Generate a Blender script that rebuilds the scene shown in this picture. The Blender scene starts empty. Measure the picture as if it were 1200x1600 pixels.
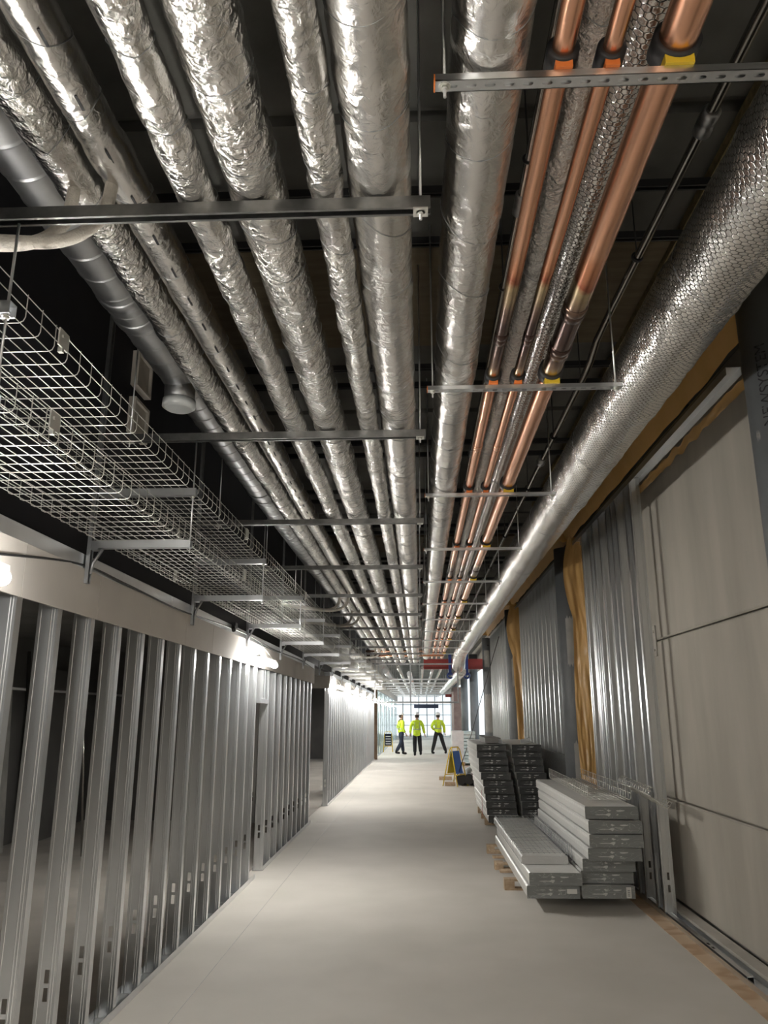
import bpy, bmesh, math, random
from math import sin, cos, tan, atan, atan2, pi, sqrt, radians
from mathutils import Vector, Matrix, noise

scene = bpy.context.scene
COL = scene.collection
random.seed(7)

# ------------------------------------------------------------------ camera
F_PX = 1200.0
PITCH = atan(317 / F_PX)
YAW = atan(56 / F_PX * cos(PITCH))
Fv = Vector((-sin(YAW) * cos(PITCH), cos(YAW) * cos(PITCH), sin(PITCH)))
Rv = Vector((cos(YAW), sin(YAW), 0))
Uv = Rv.cross(Fv)
cam = bpy.data.cameras.new('camera')
cam.sensor_fit = 'HORIZONTAL'
cam.sensor_width = 36.0
cam.lens = 36.0
cam.clip_start = 0.05
cam.clip_end = 300
cam_o = bpy.data.objects.new('camera', cam)
COL.objects.link(cam_o)
m = Matrix((Rv, Uv, -Fv)).transposed().to_4x4()
m.translation = Vector((0, 0, 1.7))
cam_o.matrix_world = m
scene.camera = cam_o

# ------------------------------------------------------------------ view + world
scene.view_settings.view_transform = 'Standard'
scene.view_settings.look = 'None'
scene.view_settings.exposure = 1.38
scene.view_settings.gamma = 1.0
scene.view_settings.use_curve_mapping = False
scene.cycles.use_denoising = True
scene.cycles.max_bounces = 8
scene.cycles.diffuse_bounces = 4
scene.cycles.glossy_bounces = 4
scene.cycles.sample_clamp_indirect = 6.0
w = bpy.data.worlds.new('world')
scene.world = w
w.use_nodes = True
bg = w.node_tree.nodes['Background']
bg.inputs[0].default_value = (0.86, 0.95, 1.0, 1)
bg.inputs[1].default_value = 0.6
LAMP_E = 92.0          # emission of the LED battens

CEIL = 4.3

# ------------------------------------------------------------------ materials
def newmat(name):
    mt = bpy.data.materials.new(name)
    mt.use_nodes = True
    nt = mt.node_tree
    return mt, nt, nt.nodes['Principled BSDF']

def N(nt, t, **kw):
    n = nt.nodes.new(t)
    for k, v in kw.items():
        setattr(n, k, v)
    return n

def lk(nt, a, b):
    nt.links.new(a, b)

def noise_mat(name, c1, c2, rough=0.6, metal=0.0, scale=5.0, bump=0.0, bscale=40.0, stretch=(1, 1, 1), r2=None, detail=5.0, spec=0.5):
    mt, nt, p = newmat(name)
    tc = N(nt, 'ShaderNodeTexCoord')
    mp = N(nt, 'ShaderNodeMapping')
    mp.inputs['Scale'].default_value = stretch
    lk(nt, tc.outputs['Object'], mp.inputs[0])
    nz = N(nt, 'ShaderNodeTexNoise')
    nz.inputs['Scale'].default_value = scale
    nz.inputs['Detail'].default_value = detail
    lk(nt, mp.outputs[0], nz.inputs[0])
    cr = N(nt, 'ShaderNodeValToRGB')
    cr.color_ramp.elements[0].position = 0.32
    cr.color_ramp.elements[1].position = 0.68
    cr.color_ramp.elements[0].color = (*c1, 1)
    cr.color_ramp.elements[1].color = (*c2, 1)
    lk(nt, nz.outputs[0], cr.inputs[0])
    lk(nt, cr.outputs[0], p.inputs['Base Color'])
    p.inputs['Roughness'].default_value = rough
    p.inputs['Metallic'].default_value = metal
    p.inputs['Specular IOR Level'].default_value = spec
    if r2 is not None:
        mr = N(nt, 'ShaderNodeMapRange')
        mr.inputs[3].default_value = rough
        mr.inputs[4].default_value = r2
        lk(nt, nz.outputs[0], mr.inputs[0])
        lk(nt, mr.outputs[0], p.inputs['Roughness'])
    if bump:
        n2 = N(nt, 'ShaderNodeTexNoise')
        n2.inputs['Scale'].default_value = bscale
        n2.inputs['Detail'].default_value = 6
        lk(nt, mp.outputs[0], n2.inputs[0])
        bp = N(nt, 'ShaderNodeBump')
        bp.inputs['Strength'].default_value = bump
        bp.inputs['Distance'].default_value = 0.01
        lk(nt, n2.outputs[0], bp.inputs['Height'])
        lk(nt, bp.outputs[0], p.inputs['Normal'])
    return mt

def plain(name, c, rough=0.5, metal=0.0, emit=None, es=0.0):
    mt, nt, p = newmat(name)
    p.inputs['Base Color'].default_value = (*c, 1)
    p.inputs['Roughness'].default_value = rough
    p.inputs['Metallic'].default_value = metal
    if emit:
        p.inputs['Emission Color'].default_value = (*emit, 1)
        p.inputs['Emission Strength'].default_value = es
    return mt

M = {}
M['galv'] = noise_mat('galvanised_steel', (0.73, 0.75, 0.77), (0.80, 0.82, 0.84), 0.26, 1.0, 5, 0.0, 60, (1, 1, .25), r2=0.31)
M['galv_dull'] = noise_mat('dull_galvanised_steel', (0.30, 0.31, 0.32), (0.42, 0.43, 0.44), 0.42, 1.0, 14, 0.1, 60)
M['strut'] = noise_mat('strut_steel', (0.20, 0.20, 0.20), (0.28, 0.28, 0.275), 0.38, 1.0, 20)
M['duct'] = noise_mat('duct_steel', (0.42, 0.43, 0.44), (0.52, 0.53, 0.54), 0.40, 1.0, 6)
M['wire'] = plain('zinc_wire', (0.72, 0.72, 0.68), 0.38, 0.85)
M['darkpipe'] = plain('dark_steel_pipe', (0.33, 0.32, 0.30), 0.22, 1.0)
M['rubber'] = plain('black_rubber', (0.015, 0.015, 0.016), 0.5)
M['black'] = plain('black_paint', (0.02, 0.02, 0.022), 0.45)
M['yellow'] = plain('yellow_plastic', (0.75, 0.52, 0.03), 0.45)
M['orange'] = plain('orange_plastic', (0.75, 0.20, 0.04), 0.5)
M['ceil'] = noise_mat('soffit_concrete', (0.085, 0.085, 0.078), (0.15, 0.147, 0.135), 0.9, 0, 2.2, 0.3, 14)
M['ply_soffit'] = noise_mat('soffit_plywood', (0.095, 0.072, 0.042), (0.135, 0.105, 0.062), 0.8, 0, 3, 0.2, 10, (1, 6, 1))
M['conc'] = noise_mat('pale_concrete', (0.36, 0.335, 0.29), (0.47, 0.44, 0.385), 0.85, 0, 1.6, 0.10, 18, (1, 1.6, 0.35))
M['kerb'] = noise_mat('kerb_concrete', (0.42, 0.40, 0.36), (0.55, 0.52, 0.47), 0.9, 0, 4, 0.3, 30)
M['floor'] = noise_mat('floor_board', (0.57, 0.545, 0.50), (0.65, 0.62, 0.575), 0.60, 0, 1.3, 0.04, 30, r2=0.75)
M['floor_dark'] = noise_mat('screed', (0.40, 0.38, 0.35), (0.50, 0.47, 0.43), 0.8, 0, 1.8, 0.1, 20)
M['board'] = noise_mat('plasterboard_paper', (0.52, 0.49, 0.46), (0.58, 0.55, 0.51), 0.75, 0, 2.5, 0.03, 60)
M['navy'] = noise_mat('black_membrane', (0.006, 0.006, 0.009), (0.011, 0.011, 0.016), 0.75, 0, 3, 0.1, 6)
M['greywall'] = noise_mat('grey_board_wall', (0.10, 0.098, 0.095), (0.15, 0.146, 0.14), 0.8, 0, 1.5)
M['column'] = noise_mat('column_paint', (0.13, 0.14, 0.148), (0.17, 0.18, 0.19), 0.45, 0, 3, 0.03, 20, r2=0.6)
M['filler'] = noise_mat('pale_primer', (0.26, 0.26, 0.25), (0.34, 0.33, 0.31), 0.7, 0, 6)
M['ink'] = plain('black_ink', (0.01, 0.01, 0.012), 0.6)
M['sheet'] = noise_mat('brown_vapour_sheet', (0.52, 0.31, 0.10), (0.62, 0.38, 0.15), 0.28, 0, 2.4, 0.5, 7, (1, 1, 1), r2=0.4)
M['wool'] = noise_mat('mineral_wool', (0.15, 0.115, 0.05), (0.27, 0.21, 0.10), 0.95, 0, 14, 0.8, 40, (1, 2, 2))
M['wood'] = noise_mat('pallet_wood', (0.42, 0.30, 0.19), (0.58, 0.44, 0.30), 0.75, 0, 5, 0.2, 30, (6, 1, 6))
M['hose'] = noise_mat('pale_hose', (0.62, 0.58, 0.52), (0.72, 0.68, 0.62), 0.7, 0, 30, 0.5, 160)
M['white'] = plain('white_plastic', (0.75, 0.75, 0.74), 0.4)
M['box'] = noise_mat('box_plaster', (0.5, 0.47, 0.42), (0.62, 0.58, 0.53), 0.8, 0, 8)
M['lamp'] = plain('lit_diffuser', (0.9, 0.9, 0.9), 0.4, 0, (1.0, 0.965, 0.90), LAMP_E)
M['tile'] = plain('blue_sheet', (0.05, 0.16, 0.55), 0.5)
M['red'] = plain('red_oxide', (0.22, 0.025, 0.02), 0.5)
M['blue'] = plain('dark_blue', (0.02, 0.04, 0.16), 0.4)
M['bag'] = plain('black_bag', (0.012, 0.012, 0.013), 0.3)
M['paleblue'] = noise_mat('wrapped_blue_boards', (0.50, 0.70, 0.74), (0.62, 0.80, 0.84), 0.35, 0, 9)
M['wrapwhite'] = noise_mat('white_wrap', (0.62, 0.66, 0.68), (0.76, 0.79, 0.80), 0.35, 0, 5, 0.4, 20)
M['hivis'] = noise_mat('hi_vis_yellow', (0.50, 0.66, 0.02), (0.62, 0.80, 0.04), 0.7, 0, 10)
M['reflect'] = plain('reflective_tape', (0.35, 0.38, 0.28), 0.4)
M['cloth_black'] = plain('black_cloth', (0.012, 0.012, 0.014), 0.85)
M['cloth_navy'] = plain('navy_cloth', (0.02, 0.026, 0.05), 0.85)
M['skin'] = plain('skin', (0.45, 0.27, 0.19), 0.55)
M['hair'] = plain('dark_hair', (0.03, 0.018, 0.012), 0.7)
M['helmet'] = plain('white_helmet', (0.72, 0.72, 0.72), 0.3)
M['glass'] = plain('pale_green_glazing', (0.42, 0.58, 0.55), 0.15)
M['brownpost'] = noise_mat('brown_post', (0.16, 0.10, 0.06), (0.24, 0.16, 0.10), 0.7, 0, 4)
M['netorange'] = plain('orange_netting', (0.85, 0.25, 0.08), 0.6)
M['label'] = plain('paper_label', (0.78, 0.77, 0.74), 0.6)
M['frame_white'] = plain('white_frame', (0.42, 0.50, 0.54), 0.4)
M['pink'] = noise_mat('rosy_wrap', (0.16, 0.10, 0.09), (0.22, 0.15, 0.13), 0.6, 0, 4)
M['strap'] = plain('red_strap', (0.45, 0.05, 0.06), 0.5)

def timber():
    mt, nt, p = newmat('plywood')
    tc = N(nt, 'ShaderNodeTexCoord')
    mp = N(nt, 'ShaderNodeMapping')
    mp.inputs['Scale'].default_value = (0.7, 1.5, 1)
    lk(nt, tc.outputs['Object'], mp.inputs[0])
    nz = N(nt, 'ShaderNodeTexNoise')
    nz.inputs['Scale'].default_value = 1.6
    nz.inputs['Detail'].default_value = 2
    lk(nt, mp.outputs[0], nz.inputs[0])
    mu = N(nt, 'ShaderNodeMath', operation='MULTIPLY')
    mu.inputs[1].default_value = 34
    lk(nt, nz.outputs[0], mu.inputs[0])
    sn = N(nt, 'ShaderNodeMath', operation='SINE')
    lk(nt, mu.outputs[0], sn.inputs[0])
    cr = N(nt, 'ShaderNodeValToRGB')
    cr.color_ramp.elements[0].color = (0.46, 0.31, 0.19, 1)
    cr.color_ramp.elements[1].color = (0.60, 0.45, 0.31, 1)
    cr.color_ramp.elements[0].position = 0.0
    cr.color_ramp.elements[1].position = 0.6
    mr = N(nt, 'ShaderNodeMapRange')
    mr.inputs[1].default_value = -1
    lk(nt, sn.outputs[0], mr.inputs[0])
    lk(nt, mr.outputs[0], cr.inputs[0])
    lk(nt, cr.outputs[0], p.inputs['Base Color'])
    p.inputs['Roughness'].default_value = 0.7
    return mt
M['plywood'] = timber()

def foil(name, scale=24, strength=1.0, base=(0.77, 0.755, 0.73), rough=0.23, stretch=(1, 1, 1)):
    mt, nt, p = newmat(name)
    tc = N(nt, 'ShaderNodeTexCoord')
    mp = N(nt, 'ShaderNodeMapping')
    mp.inputs['Scale'].default_value = stretch
    lk(nt, tc.outputs['Object'], mp.inputs[0])
    nz = N(nt, 'ShaderNodeTexNoise')
    nz.inputs['Scale'].default_value = 7
    nz.inputs['Detail'].default_value = 3
    lk(nt, mp.outputs[0], nz.inputs[0])
    mx = N(nt, 'ShaderNodeMix', data_type='VECTOR')
    mx.inputs[0].default_value = 0.14
    lk(nt, mp.outputs[0], mx.inputs[4])
    lk(nt, nz.outputs[1], mx.inputs[5])
    vo = N(nt, 'ShaderNodeTexVoronoi')
    vo.feature = 'F1'
    vo.inputs['Scale'].default_value = scale
    lk(nt, mx.outputs[1], vo.inputs['Vector'])
    vo2 = N(nt, 'ShaderNodeTexNoise')
    vo2.inputs['Scale'].default_value = scale * 1.7
    vo2.inputs['Detail'].default_value = 5
    vo2.inputs['Distortion'].default_value = 1.2
    lk(nt, mp.outputs[0], vo2.inputs[0])
    # patches of strong and weak crumpling
    pn = N(nt, 'ShaderNodeTexNoise')
    pn.inputs['Scale'].default_value = 3.2
    pn.inputs['Detail'].default_value = 2
    lk(nt, tc.outputs['Object'], pn.inputs[0])
    pr = N(nt, 'ShaderNodeMapRange')
    pr.inputs[1].default_value = 0.38
    pr.inputs[2].default_value = 0.64
    pr.inputs[3].default_value = 0.25
    lk(nt, pn.outputs[0], pr.inputs[0])
    ad = N(nt, 'ShaderNodeMath', operation='ADD')
    lk(nt, vo.outputs[0], ad.inputs[0])
    lk(nt, vo2.outputs[0], ad.inputs[1])
    mu = N(nt, 'ShaderNodeMath', operation='MULTIPLY')
    lk(nt, ad.outputs[0], mu.inputs[0])
    lk(nt, pr.outputs[0], mu.inputs[1])
    bp = N(nt, 'ShaderNodeBump')
    bp.inputs['Strength'].default_value = strength
    bp.inputs['Distance'].default_value = 0.012
    lk(nt, mu.outputs[0], bp.inputs['Height'])
    lk(nt, bp.outputs[0], p.inputs['Normal'])
    p.inputs['Base Color'].default_value = (*base, 1)
    p.inputs['Metallic'].default_value = 1.0
    p.inputs['Roughness'].default_value = rough
    return mt
M['foil'] = foil('foil')
M['foil_fine'] = foil('fine_foil', 34, 0.8)
M['foil_smooth'] = foil('smooth_foil', 18, 0.5, rough=0.27)

def hexfoil():
    """foil held under hexagonal wire netting; UVs are in metres"""
    mt, nt, p = newmat('netted_foil')
    uv = N(nt, 'ShaderNodeUVMap')
    def vm(op, a, b=None, out=0):
        n = N(nt, 'ShaderNodeVectorMath', operation=op)
        for i, q in enumerate((a, b)):
            if q is None:
                continue
            if isinstance(q, tuple):
                n.inputs[i].default_value = q
            else:
                lk(nt, q, n.inputs[i])
        return n.outputs['Value'] if op in ('DOT_PRODUCT', 'LENGTH') else n.outputs[0]
    def mm(op, a, b=None):
        n = N(nt, 'ShaderNodeMath', operation=op)
        for i, q in enumerate((a, b)):
            if q is None:
                continue
            if isinstance(q, (int, float)):
                n.inputs[i].default_value = q
            else:
                lk(nt, q, n.inputs[i])
        return n.outputs[0]
    nz = N(nt, 'ShaderNodeTexNoise')
    nz.inputs['Scale'].default_value = 9
    lk(nt, uv.outputs[0], nz.inputs[0])
    wob = vm('SCALE', vm('SUBTRACT', nz.outputs[1], (0.5, 0.5, 0.5)))
    wob.node.inputs['Scale'].default_value = 0.035
    q = vm('MULTIPLY', vm('ADD', uv.outputs[0], wob), (1 / 0.030, 1 / 0.022, 0))
    r = (1, 1.7320508, 1)
    h = (0.5, 0.8660254, 0.5)
    a = vm('SUBTRACT', vm('MODULO', vm('ADD', q, (400, 400 * 1.7320508, 0)), r), h)
    b = vm('SUBTRACT', vm('MODULO', vm('ADD', q, (400.5, 400.5 * 1.7320508, 0)), r), h)
    a2 = vm('MULTIPLY', a, (1, 1, 0))
    b2 = vm('MULTIPLY', b, (1, 1, 0))
    ls = mm('LESS_THAN', vm('LENGTH', a2), vm('LENGTH', b2))
    mx = N(nt, 'ShaderNodeMix', data_type='VECTOR')
    lk(nt, ls, mx.inputs[0])
    lk(nt, b2, mx.inputs[4])
    lk(nt, a2, mx.inputs[5])
    g = vm('ABSOLUTE', mx.outputs[1])
    sx = N(nt, 'ShaderNodeSeparateXYZ')
    lk(nt, g, sx.inputs[0])
    hd = mm('MAXIMUM', sx.outputs[0], vm('DOT_PRODUCT', g, (0.5, 0.8660254, 0)))
    edge = mm('SUBTRACT', 0.5, hd)            # 0 at wire, 0.5 at centre
    mr = N(nt, 'ShaderNodeMapRange')
    mr.inputs[1].default_value = 0.03
    mr.inputs[2].default_value = 0.09
    lk(nt, edge, mr.inputs[0])
    cr = N(nt, 'ShaderNodeMix', data_type='RGBA')
    cr.inputs[6].default_value = (0.16, 0.155, 0.15, 1)
    cr.inputs[7].default_value = (0.82, 0.80, 0.77, 1)
    lk(nt, mr.outputs[0], cr.inputs[0])
    lk(nt, cr.outputs[2], p.inputs['Base Color'])
    n2 = N(nt, 'ShaderNodeTexNoise')
    n2.inputs['Scale'].default_value = 26
    n2.inputs['Detail'].default_value = 4
    tc = N(nt, 'ShaderNodeTexCoord')
    lk(nt, tc.outputs['Object'], n2.inputs[0])
    pill = mm('MINIMUM', edge, 0.14)
    hgt = mm('ADD', mm('MULTIPLY', pill, 2.2), mm('MULTIPLY', n2.outputs[0], 1.1))
    bp = N(nt, 'ShaderNodeBump')
    bp.inputs['Strength'].default_value = 0.6
    bp.inputs['Distance'].default_value = 0.006
    lk(nt, hgt, bp.inputs['Height'])
    lk(nt, bp.outputs[0], p.inputs['Normal'])
    p.inputs['Metallic'].default_value = 1
    p.inputs['Roughness'].default_value = 0.25
    return mt
M['hexfoil'] = hexfoil()

def copper(name, joints, width=0.72):
    """bare copper; the brazed joints at the given distances along the pipe are scorched"""
    mt, nt, p = newmat(name)
    uv = N(nt, 'ShaderNodeUVMap')
    sx = N(nt, 'ShaderNodeSeparateXYZ')
    lk(nt, uv.outputs[0], sx.inputs[0])
    nz = N(nt, 'ShaderNodeTexNoise')
    nz.inputs['Scale'].default_value = 5
    nz.inputs['Detail'].default_value = 4
    lk(nt, uv.outputs[0], nz.inputs[0])
    w0 = N(nt, 'ShaderNodeMath', operation='MULTIPLY_ADD')
    w0.inputs[1].default_value = 0.35
    lk(nt, nz.outputs[0], w0.inputs[0])
    lk(nt, sx.outputs[1], w0.inputs[2])
    cur = None
    for j in joints:
        s = N(nt, 'ShaderNodeMath', operation='SUBTRACT')
        lk(nt, w0.outputs[0], s.inputs[0])
        s.inputs[1].default_value = j + 0.175
        a = N(nt, 'ShaderNodeMath', operation='ABSOLUTE')
        lk(nt, s.outputs[0], a.inputs[0])
        if cur is None:
            cur = a.outputs[0]
        else:
            mn = N(nt, 'ShaderNodeMath', operation='MINIMUM')
            lk(nt, cur, mn.inputs[0])
            lk(nt, a.outputs[0], mn.inputs[1])
            cur = mn.outputs[0]
    mr = N(nt, 'ShaderNodeMapRange')
    mr.inputs[2].default_value = width
    lk(nt, cur, mr.inputs[0])
    cr = N(nt, 'ShaderNodeValToRGB')
    e = cr.color_ramp.elements
    e[0].position = 0.0
    e[0].color = (0.10, 0.06, 0.05, 1)
    e[1].position = 1.0
    e[1].color = (0.84, 0.46, 0.30, 1)
    for pos, c in ((0.18, (0.11, 0.07, 0.06)), (0.36, (0.24, 0.16, 0.12)), (0.47, (0.42, 0.31, 0.20)), (0.55, (0.58, 0.45, 0.26)), (0.63, (0.42, 0.13, 0.07)), (0.76, (0.70, 0.31, 0.17))):
        q = e.new(pos)
        q.color = (*c, 1)
    lk(nt, mr.outputs[0], cr.inputs[0])
    lk(nt, cr.outputs[0], p.inputs['Base Color'])
    p.inputs['Metallic'].default_value = 1
    p.inputs['Roughness'].default_value = 0.27
    bp = N(nt, 'ShaderNodeBump')
    bp.inputs['Strength'].default_value = 0.12
    bp.inputs['Distance'].default_value = 0.01
    lk(nt, nz.outputs[0], bp.inputs['Height'])
    lk(nt, bp.outputs[0], p.inputs['Normal'])
    return mt
M['copper'] = copper('copper', [3.25, 9.2, 14.9])
M['copper_plain'] = copper('plain_copper', [-50])

def wrap(name, c1, c2, rough=0.3, bump=0.7):
    mt, nt, p = newmat(name)
    tc = N(nt, 'ShaderNodeTexCoord')
    mp = N(nt, 'ShaderNodeMapping')
    mp.inputs['Scale'].default_value = (1, 1, 3.2)
    oi = N(nt, 'ShaderNodeObjectInfo')
    cx = N(nt, 'ShaderNodeCombineXYZ')
    sc = N(nt, 'ShaderNodeMath', operation='MULTIPLY')
    sc.inputs[1].default_value = 40
    lk(nt, oi.outputs['Random'], sc.inputs[0])
    lk(nt, sc.outputs[0], cx.inputs[1])
    lk(nt, cx.outputs[0], mp.inputs['Location'])
    lk(nt, tc.outputs['Object'], mp.inputs[0])
    nz = N(nt, 'ShaderNodeTexNoise')
    nz.inputs['Scale'].default_value = 4.2
    nz.inputs['Detail'].default_value = 1.5
    nz.inputs['Distortion'].default_value = 1.6
    lk(nt, mp.outputs[0], nz.inputs[0])
    s = N(nt, 'ShaderNodeMath', operation='SUBTRACT')
    s.inputs[1].default_value = 0.5
    lk(nt, nz.outputs[0], s.inputs[0])
    a = N(nt, 'ShaderNodeMath', operation='ABSOLUTE')
    lk(nt, s.outputs[0], a.inputs[0])
    mr = N(nt, 'ShaderNodeMapRange')
    mr.inputs[1].default_value = 0.0
    mr.inputs[2].default_value = 0.010
    mr.inputs[3].default_value = 1
    mr.inputs[4].default_value = 0
    lk(nt, a.outputs[0], mr.inputs[0])
    mx = N(nt, 'ShaderNodeMix', data_type='RGBA')
    mx.inputs[6].default_value = (*c1, 1)
    mx.inputs[7].default_value = (*c2, 1)  # c2 paints pale highlight streaks along the film wrinkles
    lk(nt, mr.outputs[0], mx.inputs[0])
    lk(nt, mx.outputs[2], p.inputs['Base Color'])
    bp = N(nt, 'ShaderNodeBump')
    bp.inputs['Strength'].default_value = bump
    bp.inputs['Distance'].default_value = 0.01
    lk(nt, nz.outputs[0], bp.inputs['Height'])
    lk(nt, bp.outputs[0], p.inputs['Normal'])
    p.inputs['Roughness'].default_value = rough
    return mt
M['wrap_side'] = wrap('clear_wrap_over_steel', (0.62, 0.62, 0.605), (0.72, 0.72, 0.70), 0.35, 0.3)
def dashes(mt):
    # pale wire tips showing through the film along the upper edge of each side
    nt = mt.node_tree
    p = nt.nodes['Principled BSDF']
    src = p.inputs['Base Color'].links[0].from_socket
    tc = N(nt, 'ShaderNodeTexCoord')
    sx = N(nt, 'ShaderNodeSeparateXYZ')
    lk(nt, tc.outputs['Object'], sx.inputs[0])
    def mm(op, a, b):
        n = N(nt, 'ShaderNodeMath', operation=op)
        for i, q in enumerate((a, b)):
            if isinstance(q, (int, float)):
                n.inputs[i].default_value = q
            elif q is not None:
                lk(nt, q, n.inputs[i])
        return n.outputs[0]
    fr = mm('LESS_THAN', mm('FRACT', mm('MULTIPLY', sx.outputs[1], 20.0), None), 0.42)
    zz = mm('LESS_THAN', mm('ABSOLUTE', mm('SUBTRACT', sx.outputs[2], 0.080), None), 0.012)
    xx = mm('GREATER_THAN', mm('ABSOLUTE', sx.outputs[0], None), 0.222)
    msk = mm('MULTIPLY', mm('MULTIPLY', fr, zz), xx)
    mx = N(nt, 'ShaderNodeMix', data_type='RGBA')
    lk(nt, msk, mx.inputs[0])
    lk(nt, src, mx.inputs[6])
    mx.inputs[7].default_value = (0.86, 0.86, 0.84, 1)
    lk(nt, mx.outputs[2], p.inputs['Base Color'])
dashes(M['wrap_side'])
M['wrap_end'] = wrap('wrinkled_end_wrap', (0.24, 0.25, 0.245), (0.46, 0.47, 0.46), 0.28)  # darker base paints the shade of end faces the lamps miss
M['wrap_end_dark'] = wrap('dark_end_wrap', (0.07, 0.072, 0.072), (0.15, 0.155, 0.15), 0.3)

# ------------------------------------------------------------------ mesh builder
class MB:
    def __init__(s):
        s.v, s.f, s.uv, s.mi, s.sm = [], [], {}, [], []
    def face(s, idx, mi=0, sm=False, uv=None):
        if uv:
            s.uv[len(s.f)] = uv
        s.f.append(tuple(idx)); s.mi.append(mi); s.sm.append(sm)
    def box(s, x0, x1, y0, y1, z0, z1, mi=0, mat=None, bevel=0.0):
        b = len(s.v)
        pts = [(x, y, z) for x in (x0, x1) for y in (y0, y1) for z in (z0, z1)]
        if mat is not None:
            pts = [tuple(mat @ Vector(q)) for q in pts]
        s.v += pts
        for q in ((0, 1, 3, 2), (4, 6, 7, 5), (0, 4, 5, 1), (2, 3, 7, 6), (0, 2, 6, 4), (1, 5, 7, 3)):
            s.face([b + i for i in q], mi)
        return s
    def cbox(s, c, d, mi=0, mat=None):
        return s.box(c[0] - d[0] / 2, c[0] + d[0] / 2, c[1] - d[1] / 2, c[1] + d[1] / 2, c[2] - d[2] / 2, c[2] + d[2] / 2, mi, mat)
    def tube(s, pts, r, n=8, mi=0, closed=False, cap=True, sm=True, uv=False):
        pts = [Vector(q) for q in pts]
        L = len(pts)
        rs = r if isinstance(r, (list, tuple)) else [r] * L
        base = len(s.v)
        prev = None
        dist = 0
        ds = []
        for i, q in enumerate(pts):
            if closed:
                t = pts[(i + 1) % L] - pts[i - 1]
            else:
                t = pts[min(i + 1, L - 1)] - pts[max(i - 1, 0)]
            t.normalize()
            if prev is None:
                up = Vector((0, 0, 1)) if abs(t.z) < 0.9 else Vector((0, 1, 0))
                a = t.cross(up).normalized()
            else:
                a = (prev - t * prev.dot(t)).normalized()
            prev = a
            b = a.cross(t)
            if i:
                dist += (pts[i] - pts[i - 1]).length
            ds.append(dist)
            for k in range(n):
                an = 2 * pi * k / n
                s.v.append(tuple(q + (a * cos(an) + b * sin(an)) * rs[i]))
        R = L if closed else L - 1
        for i in range(R):
            j = (i + 1) % L
            for k in range(n):
                k2 = (k + 1) % n
                u = None
                if uv:
                    u = [(2 * pi * rs[i] * k / n, ds[i]), (2 * pi * rs[i] * (k + 1) / n, ds[i]), (2 * pi * rs[i] * (k + 1) / n, ds[j]), (2 * pi * rs[i] * k / n, ds[j])]
                s.face([base + i * n + k, base + i * n + k2, base + j * n + k2, base + j * n + k], mi, sm, u)
        if cap and not closed:
            s.face([base + k for k in range(n)][::-1], mi)
            s.face([base + (L - 1) * n + k for k in range(n)], mi)
        return s
    def cyl(s, a, b, r, n=12, mi=0, r2=None):
        return s.tube([a, b], [r, r if r2 is None else r2], n, mi)
    def ring(s, c, axis, R, r, n=20, k=6, mi=0):
        ax = Vector(axis).normalized()
        u = ax.orthogonal().normalized()
        v = ax.cross(u)
        return s.tube([Vector(c) + (u * cos(2 * pi * i / n) + v * sin(2 * pi * i / n)) * R for i in range(n)], r, k, mi, closed=True)
    def profile(s, prof, o, ax_u, ax_v, ax_l, length, mi=0):
        """closed 2D profile extruded"""
        o, U, V, Lx = Vector(o), Vector(ax_u), Vector(ax_v), Vector(ax_l)
        b = len(s.v)
        n = len(prof)
        for t in (0, length):
            for (x, y) in prof:
                s.v.append(tuple(o + U * x + V * y + Lx * t))
        for i in range(n):
            j = (i + 1) % n
            s.face([b + i, b + j, b + n + j, b + n + i], mi)
        s.face([b + i for i in range(n)][::-1], mi)
        s.face([b + n + i for i in range(n)], mi)
        return s
    def build(s, name, mats, parent=None, loc=None, smooth_all=False):
        me = bpy.data.meshes.new(name)
        me.from_pydata(s.v, [], s.f)
        mats = mats if isinstance(mats, (list, tuple)) else [mats]
        for q in mats:
            me.materials.append(M[q] if isinstance(q, str) else q)
        me.polygons.foreach_set('material_index', s.mi)
        me.polygons.foreach_set('use_smooth', [True] * len(s.f) if smooth_all else s.sm)
        if s.uv:
            ul = me.uv_layers.new(name='UVMap')
            li = 0
            for pi_, f in enumerate(s.f):
                u = s.uv.get(pi_)
                for k in range(len(f)):
                    if u:
                        ul.data[li].uv = u[k]
                    li += 1
        me.update()
        bm = bmesh.new()
        bm.from_mesh(me)
        bmesh.ops.recalc_face_normals(bm, faces=bm.faces)
        bm.to_mesh(me)
        bm.free()
        o = bpy.data.objects.new(name, me)
        COL.objects.link(o)
        if parent:
            o.parent = parent
        if loc:
            o.location = loc
        return o

def tag(o, label, cat, group=None, kind=None):
    o['label'] = label
    o['category'] = cat
    if group:
        o['group'] = group
    if kind:
        o['kind'] = kind
    return o

def struct(o):
    o['kind'] = 'structure'
    return o

def thing(name, label, cat, loc=(0, 0, 0), rz=0, group=None):
    o = bpy.data.objects.new(name, None)
    COL.objects.link(o)
    o.empty_display_size = 0.1
    o.location = loc
    o.rotation_euler = (0, 0, rz)
    return tag(o, label, cat, group)

def dup(root, loc, label=None, rz=None, group=None):
    r = root.copy()
    COL.objects.link(r)
    r.location = loc
    if rz is not None:
        r.rotation_euler = (0, 0, rz)
    if label:
        r['label'] = label
    if group:
        r['group'] = group
    for ch in list(root.children):
        c = ch.copy()
        COL.objects.link(c)
        c.parent = r
        for g in ch.children:
            d = g.copy()
            COL.objects.link(d)
            d.parent = c
    return r

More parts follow.
